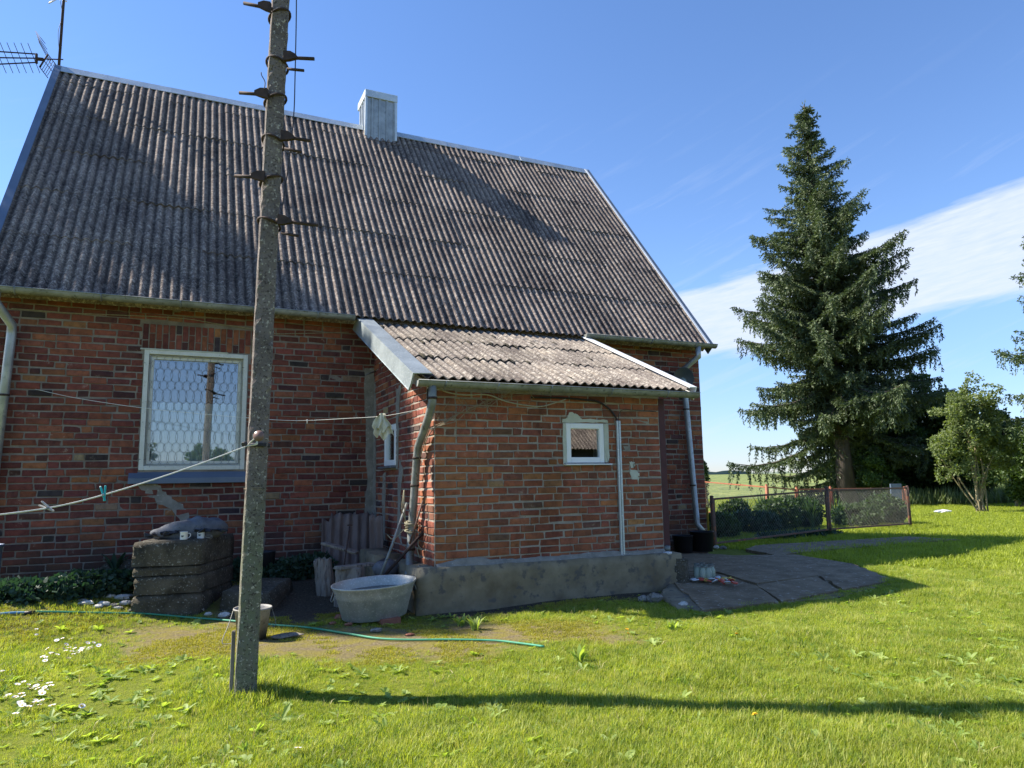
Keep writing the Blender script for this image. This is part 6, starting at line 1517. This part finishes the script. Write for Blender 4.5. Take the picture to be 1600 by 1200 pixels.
def scatter(name, objs, P, rot, scale, label, cat):
    c = bpy.data.collections.new(name+'_kinds')
    for o in objs: c.objects.link(o)
    me = bpy.data.meshes.new(name); me.vertices.add(len(P)); me.vertices.foreach_set('co', P.astype(np.float32).ravel())
    a = me.attributes.new('rot', 'FLOAT_VECTOR', 'POINT'); a.data.foreach_set('vector', rot.astype(np.float32).ravel())
    a = me.attributes.new('scl', 'FLOAT', 'POINT'); a.data.foreach_set('value', scale.astype(np.float32))
    a = me.attributes.new('idx', 'INT', 'POINT'); a.data.foreach_set('value', rng.integers(0, len(objs), len(P)).astype(np.int32))
    ob = bpy.data.objects.new(name, me); col.objects.link(ob)
    ng = bpy.data.node_groups.new(name, 'GeometryNodeTree'); ng.interface.new_socket('Geometry', in_out='INPUT', socket_type='NodeSocketGeometry'); ng.interface.new_socket('Geometry', in_out='OUTPUT', socket_type='NodeSocketGeometry')
    gi = ng.nodes.new('NodeGroupInput'); go = ng.nodes.new('NodeGroupOutput'); ip = ng.nodes.new('GeometryNodeInstanceOnPoints'); ci = ng.nodes.new('GeometryNodeCollectionInfo')
    ci.inputs['Collection'].default_value = c; ci.inputs['Separate Children'].default_value = True; ci.inputs['Reset Children'].default_value = True
    ip.inputs['Pick Instance'].default_value = True
    def att(nm, ty):
        n = ng.nodes.new('GeometryNodeInputNamedAttribute'); n.data_type = ty; n.inputs['Name'].default_value = nm; return n.outputs['Attribute']
    ng.links.new(gi.outputs[0], ip.inputs['Points']); ng.links.new(ci.outputs[0], ip.inputs['Instance']); ng.links.new(att('idx', 'INT'), ip.inputs['Instance Index'])
    er = ng.nodes.new('FunctionNodeEulerToRotation'); ng.links.new(att('rot', 'FLOAT_VECTOR'), er.inputs[0]); ng.links.new(er.outputs[0], ip.inputs['Rotation']); ng.links.new(att('scl', 'FLOAT'), ip.inputs['Scale'])
    ng.links.new(ip.outputs[0], go.inputs[0]); md = ob.modifiers.new('scatter', 'NODES'); md.node_group = ng
    return tag(ob, label, cat, kind='stuff')
def inpoly(x, y, poly):
    c = np.zeros(len(x), bool); n = len(poly)
    for i in range(n):
        x0, y0 = poly[i]; x1, y1 = poly[(i+1) % n]
        k = ((y0 > y) != (y1 > y)) & (x < (x1-x0)*(y-y0)/(y1-y0+1e-12)+x0); c ^= k
    return c
pave = [tuple(onz(*p)[:2]) for p in ((1040, 897), (1098, 953), (1216, 941), (1398, 908), (1335, 882), (1240, 868), (1150, 858), (1110, 850), (1040, 862))]
pave2 = [tuple(onz(*p)[:2]) for p in ((1165, 859), (1212, 868), (1300, 859), (1420, 849), (1500, 843), (1420, 838), (1300, 845), (1180, 852))]
JN = [((1181, 914), (1218, 941)), ((1181, 914), (1120, 895)), ((1181, 914), (1276, 900)), ((1276, 900), (1316, 922)), ((1120, 895), (1050, 892)), ((1098, 953), (1216, 941)), ((1221, 940), (1398, 907)), ((1240, 866), (1398, 906))]
JN = [(onz(*a)[:2], onz(*b)[:2]) for a, b in JN]
def jointmask(x, y):
    m = np.zeros(len(x), bool); p = np.stack([x, y], -1)
    for a, b in JN:
        d = b-a; t = np.clip(((p-a)@d)/(d@d), 0, 1); m |= np.linalg.norm(p-(a+t[:, None]*d), axis=1) < .05
    return m
def lawnpts(n, r0, r1, power, seed):
    r = np.random.default_rng(seed); a = radians(-14)+r.random(n)*radians(79); t = r.random(n)
    rr_ = (r0**power+(r1**power-r0**power)*t)**(1/power); x = rr_*np.sin(a); y = rr_*np.cos(a)
    d = dirt(x, y); keep = r.random(n) > d*1.05
    keep &= ~((y > YW-.05) & (x < XR+.1)); keep &= ~((x > 2.2) & (x < 5.66) & (y > 7.1) & (y < 10)); keep &= ~(inpoly(x, y, pave) & ~((r.random(n) < .22) & jointmask(x, y))); keep &= ~(inpoly(x, y, pave2) & (r.random(n) > .15))
    keep &= ~((np.abs(x-PB[0]) < .11) & (np.abs(y-PB[1]) < .11)); keep &= ~((x < 3.4) & (x > .9) & (y > 7.6)); keep &= ~((x > XAR) & (x < 8.5) & (y > 7.6) & (y < 10))
    return x[keep], y[keep], d[keep], rr_[keep], r
x, y, d, rr_, r = lawnpts(150000, 2.2, 13, 1.15, 301)
tall = fbm(x, y, 1.4, 8)+.9*np.clip(fbm(x, y, 4.5, 19), -.3, 1); P = np.stack([x, y, gz(x, y)-.004], -1)
nearp = np.exp(-((x-PB[0])**2+(y-PB[1])**2)/.09)
sc = (.66+.36*tall+1.3*nearp*.7)*(1-.45*d)*r.uniform(.7, 1.25, len(x)); sc = np.clip(sc, .25, 2.2)
rot = np.stack([r.normal(0, .12, len(x)), r.normal(0, .12, len(x)), r.uniform(0, 2*pi, len(x))], -1)
tf = [tuft(20, .064, .022, .0038, 400+i, 'grass') for i in range(5)]+[tuft(22, .05, .03, .0036, 410+i, 'grassdark') for i in range(2)]+[tuft(16, .075, .02, .0042, 415, 'grasspale')]
scatter('grass', tf, P, rot, sc, 'short sunlit lawn grass in front of the house', 'grass')
x, y, d, rr_, r = lawnpts(70000, 12, 42, 1.0, 302); P = np.stack([x, y, gz(x, y)-.004], -1)
rot = np.stack([r.normal(0, .12, len(x)), r.normal(0, .12, len(x)), r.uniform(0, 2*pi, len(x))], -1)
tf = [tuft(26, .075, .07, .008, 420+i, 'grass') for i in range(5)]
scatter('grass', tf, P, rot, r.uniform(.7, 1.5, len(x)), 'farther lawn grass right of the house', 'grass')
x, y, d, rr_, r = lawnpts(21000, 2.4, 20, 1.4, 303); k = (fbm(x, y, 1.1, 12)+.5*r.normal(size=len(x)) > .62) | (r.random(len(x)) < .14); x, y, d, rr_ = x[k], y[k], d[k], rr_[k]
P = np.stack([x, y, gz(x, y)+.004], -1); rot = np.stack([x*0, x*0, r.uniform(0, 2*pi, len(x))], -1)
wt = [weedtuft(6, .055, 440, wd=.62), weedtuft(7, .075, 441, wd=.40), weedtuft(5, .05, 442, wd=.75), weedtuft(8, .085, 443, wd=.30), weedtuft(4, .065, 444, wd=.55), weedtuft(9, .04, 445, wd=.7)]
rot[:, 0] = r.normal(0, .25, len(x)); rot[:, 1] = r.normal(0, .25, len(x))
scatter('lawn_weeds', wt, P, rot, r.uniform(.4, 1.1, len(x)), 'dandelion and plantain leaves scattered in the lawn', 'weeds')
# moss-like short growth on the worn ground
x, y, d, rr_, r = lawnpts(1, 3, 4, 1, 1)
r = np.random.default_rng(310); x = r.uniform(-2.5, 4.5, 34000); y = r.uniform(4.8, 9.6, 34000); d = dirt(x, y)
k = (d > .15) & (fbm(x, y, 3.2, 17) > .08) & ~((x > 2.2) & (y > 7.05)) & ~((x > .9) & (y > 7.7)); x, y = x[k], y[k]
P = np.stack([x, y, gz(x, y)-.003], -1); rot = np.stack([x*0, x*0, r.uniform(0, 2*pi, len(x))], -1)
scatter('moss_growth', [tuft(16, .022, .022, .005, 450+i, 'mossgrass') for i in range(3)], P, rot, r.uniform(.5, 1.3, len(x)), 'very short mossy growth on the worn strip by the hose', 'moss')
x, y, d, rr_, r = lawnpts(2600, 2.4, 14, 1.4, 306); k = fbm(x, y, 1.6, 22) > -.1; x, y = x[k], y[k]
P = np.stack([x, y, gz(x, y)], -1); rot = np.stack([r.normal(0, .25, len(x)), r.normal(0, .25, len(x)), r.uniform(0, 2*pi, len(x))], -1)
scatter('dry_stalks', [tuft(3, .10, .01, .003, 470, 'drystalk'), tuft(5, .07, .02, .004, 471, 'drystalk')], P, rot, r.uniform(.5, 1.2, len(x)), 'straw coloured dry stalks dotted through the lawn', 'stalks')
# daisies
dz_ = MB(); 
for i in range(14):
    a = 2*pi*i/14; d_ = np.array([cos(a), sin(a), 0]); s_v = np.array([-sin(a), cos(a), 0]); dz_.add([d_*.003+[0, 0, .062], d_*.012+s_v*.003+[0, 0, .064], d_*.017+[0, 0, .066], d_*.012-s_v*.003+[0, 0, .064]], [(0, 1, 2, 3)], 0)
dz_.lathe([(.0, .066), (.004, .0655), (.0055, .062), (.004, .060)], (0, 0, 0), 8, 1); dz_.tube([(0, 0, 0), (.002, 0, .03), (0, 0, .061)], .0011, 4, 2)
d0 = dz_.build('daisy', ['petal', 'pollen', 'weed'])
tag(d0, 'small white daisy in one of the patches at the left of the lawn', 'daisy', 'daisies in the left lawn')
pts = []
rr2 = random.Random(5)
for (cx_, cy_, sx_, sy_, n) in ((115, 1018, 16, 7, 22), (80, 1026, 22, 6, 9), (55, 1078, 10, 5, 13), (45, 1105, 18, 9, 16), (22, 1095, 10, 4, 6), (8, 1055, 8, 6, 5), (122, 1118, 6, 5, 3), (60, 990, 5, 3, 3), (140, 1010, 10, 3, 5), (465, 1180, 1, 1, 1), (100, 1000, 14, 3, 3)):
    for i in range(n): pts.append((cx_+rr2.gauss(0, sx_), cy_+rr2.gauss(0, sy_)))
for i, (px, py) in enumerate(pts):
    g = G_px(min(max(px, 1), 1599), py+8); o = d0 if i == 0 else d0.copy()
    if i: col.objects.link(o)
    o.location = tuple(g); o.rotation_euler = (rr2.gauss(0, .25), rr2.gauss(.15, .25), rr2.uniform(0, 6)); s_ = rr2.uniform(.85, 1.35); o.scale = (s_, s_, rr2.uniform(.8, 1.1))
dm_ = MB()
for k in range(2):
    for i in range(16):
        a = 2*pi*(i+.5*k)/16; d_ = np.array([cos(a), sin(a), 0]); s_v = np.array([-sin(a), cos(a), 0]); q = .020-.007*k; dm_.add([d_*.002+[0, 0, .09+.004*k], d_*q*.6+s_v*.003+[0, 0, .093+.005*k], d_*q+[0, 0, .092+.007*k], d_*q*.6-s_v*.003+[0, 0, .093+.005*k]], [(0, 1, 2, 3)], 0)
dm_.lathe([(.005, .082), (.007, .088), (.003, .094)], (0, 0, 0), 8, 1); dm_.tube([(0, 0, 0), (.003, 0, .045), (0, 0, .084)], .0018, 5, 1)
m0 = dm_.build('dandelion', ['pollen', 'weed'])
dl = ['yellow dandelion in the middle lawn, nearest the plinth', 'second yellow dandelion touching the first by the worn patch', 'small yellow dandelion halfway to the paving', 'yellow dandelion right of the pole shadow in the near lawn']
for i, (px, py) in enumerate(((975, 1000), (977, 1008), (1153, 1010), (1190, 1145))):
    o = m0 if i == 0 else m0.copy()
    if i: col.objects.link(o)
    g = G_px(px, py); o.location = tuple(g); tag(o, dl[i], 'dandelion', 'dandelions in the lawn'); o.rotation_euler = (.3, .2, i)
# a few taller weeds along the plinth
for i, (px, py, h, lab) in enumerate(((742, 985, .16, 'weed tuft before the left part of the plinth'), (720, 978, .12, 'small weed tuft left of the plinth weed'), (905, 1035, .14, 'leafy dock in the lawn below the worn patch'), (1050, 985, .10, 'weed tuft in the grass below the paving corner'))):
    g = G_px(px, py); bladeplant('weed_plant', g, 14, h, .035, 'weed', lab, seed=500+i, spread=.8)
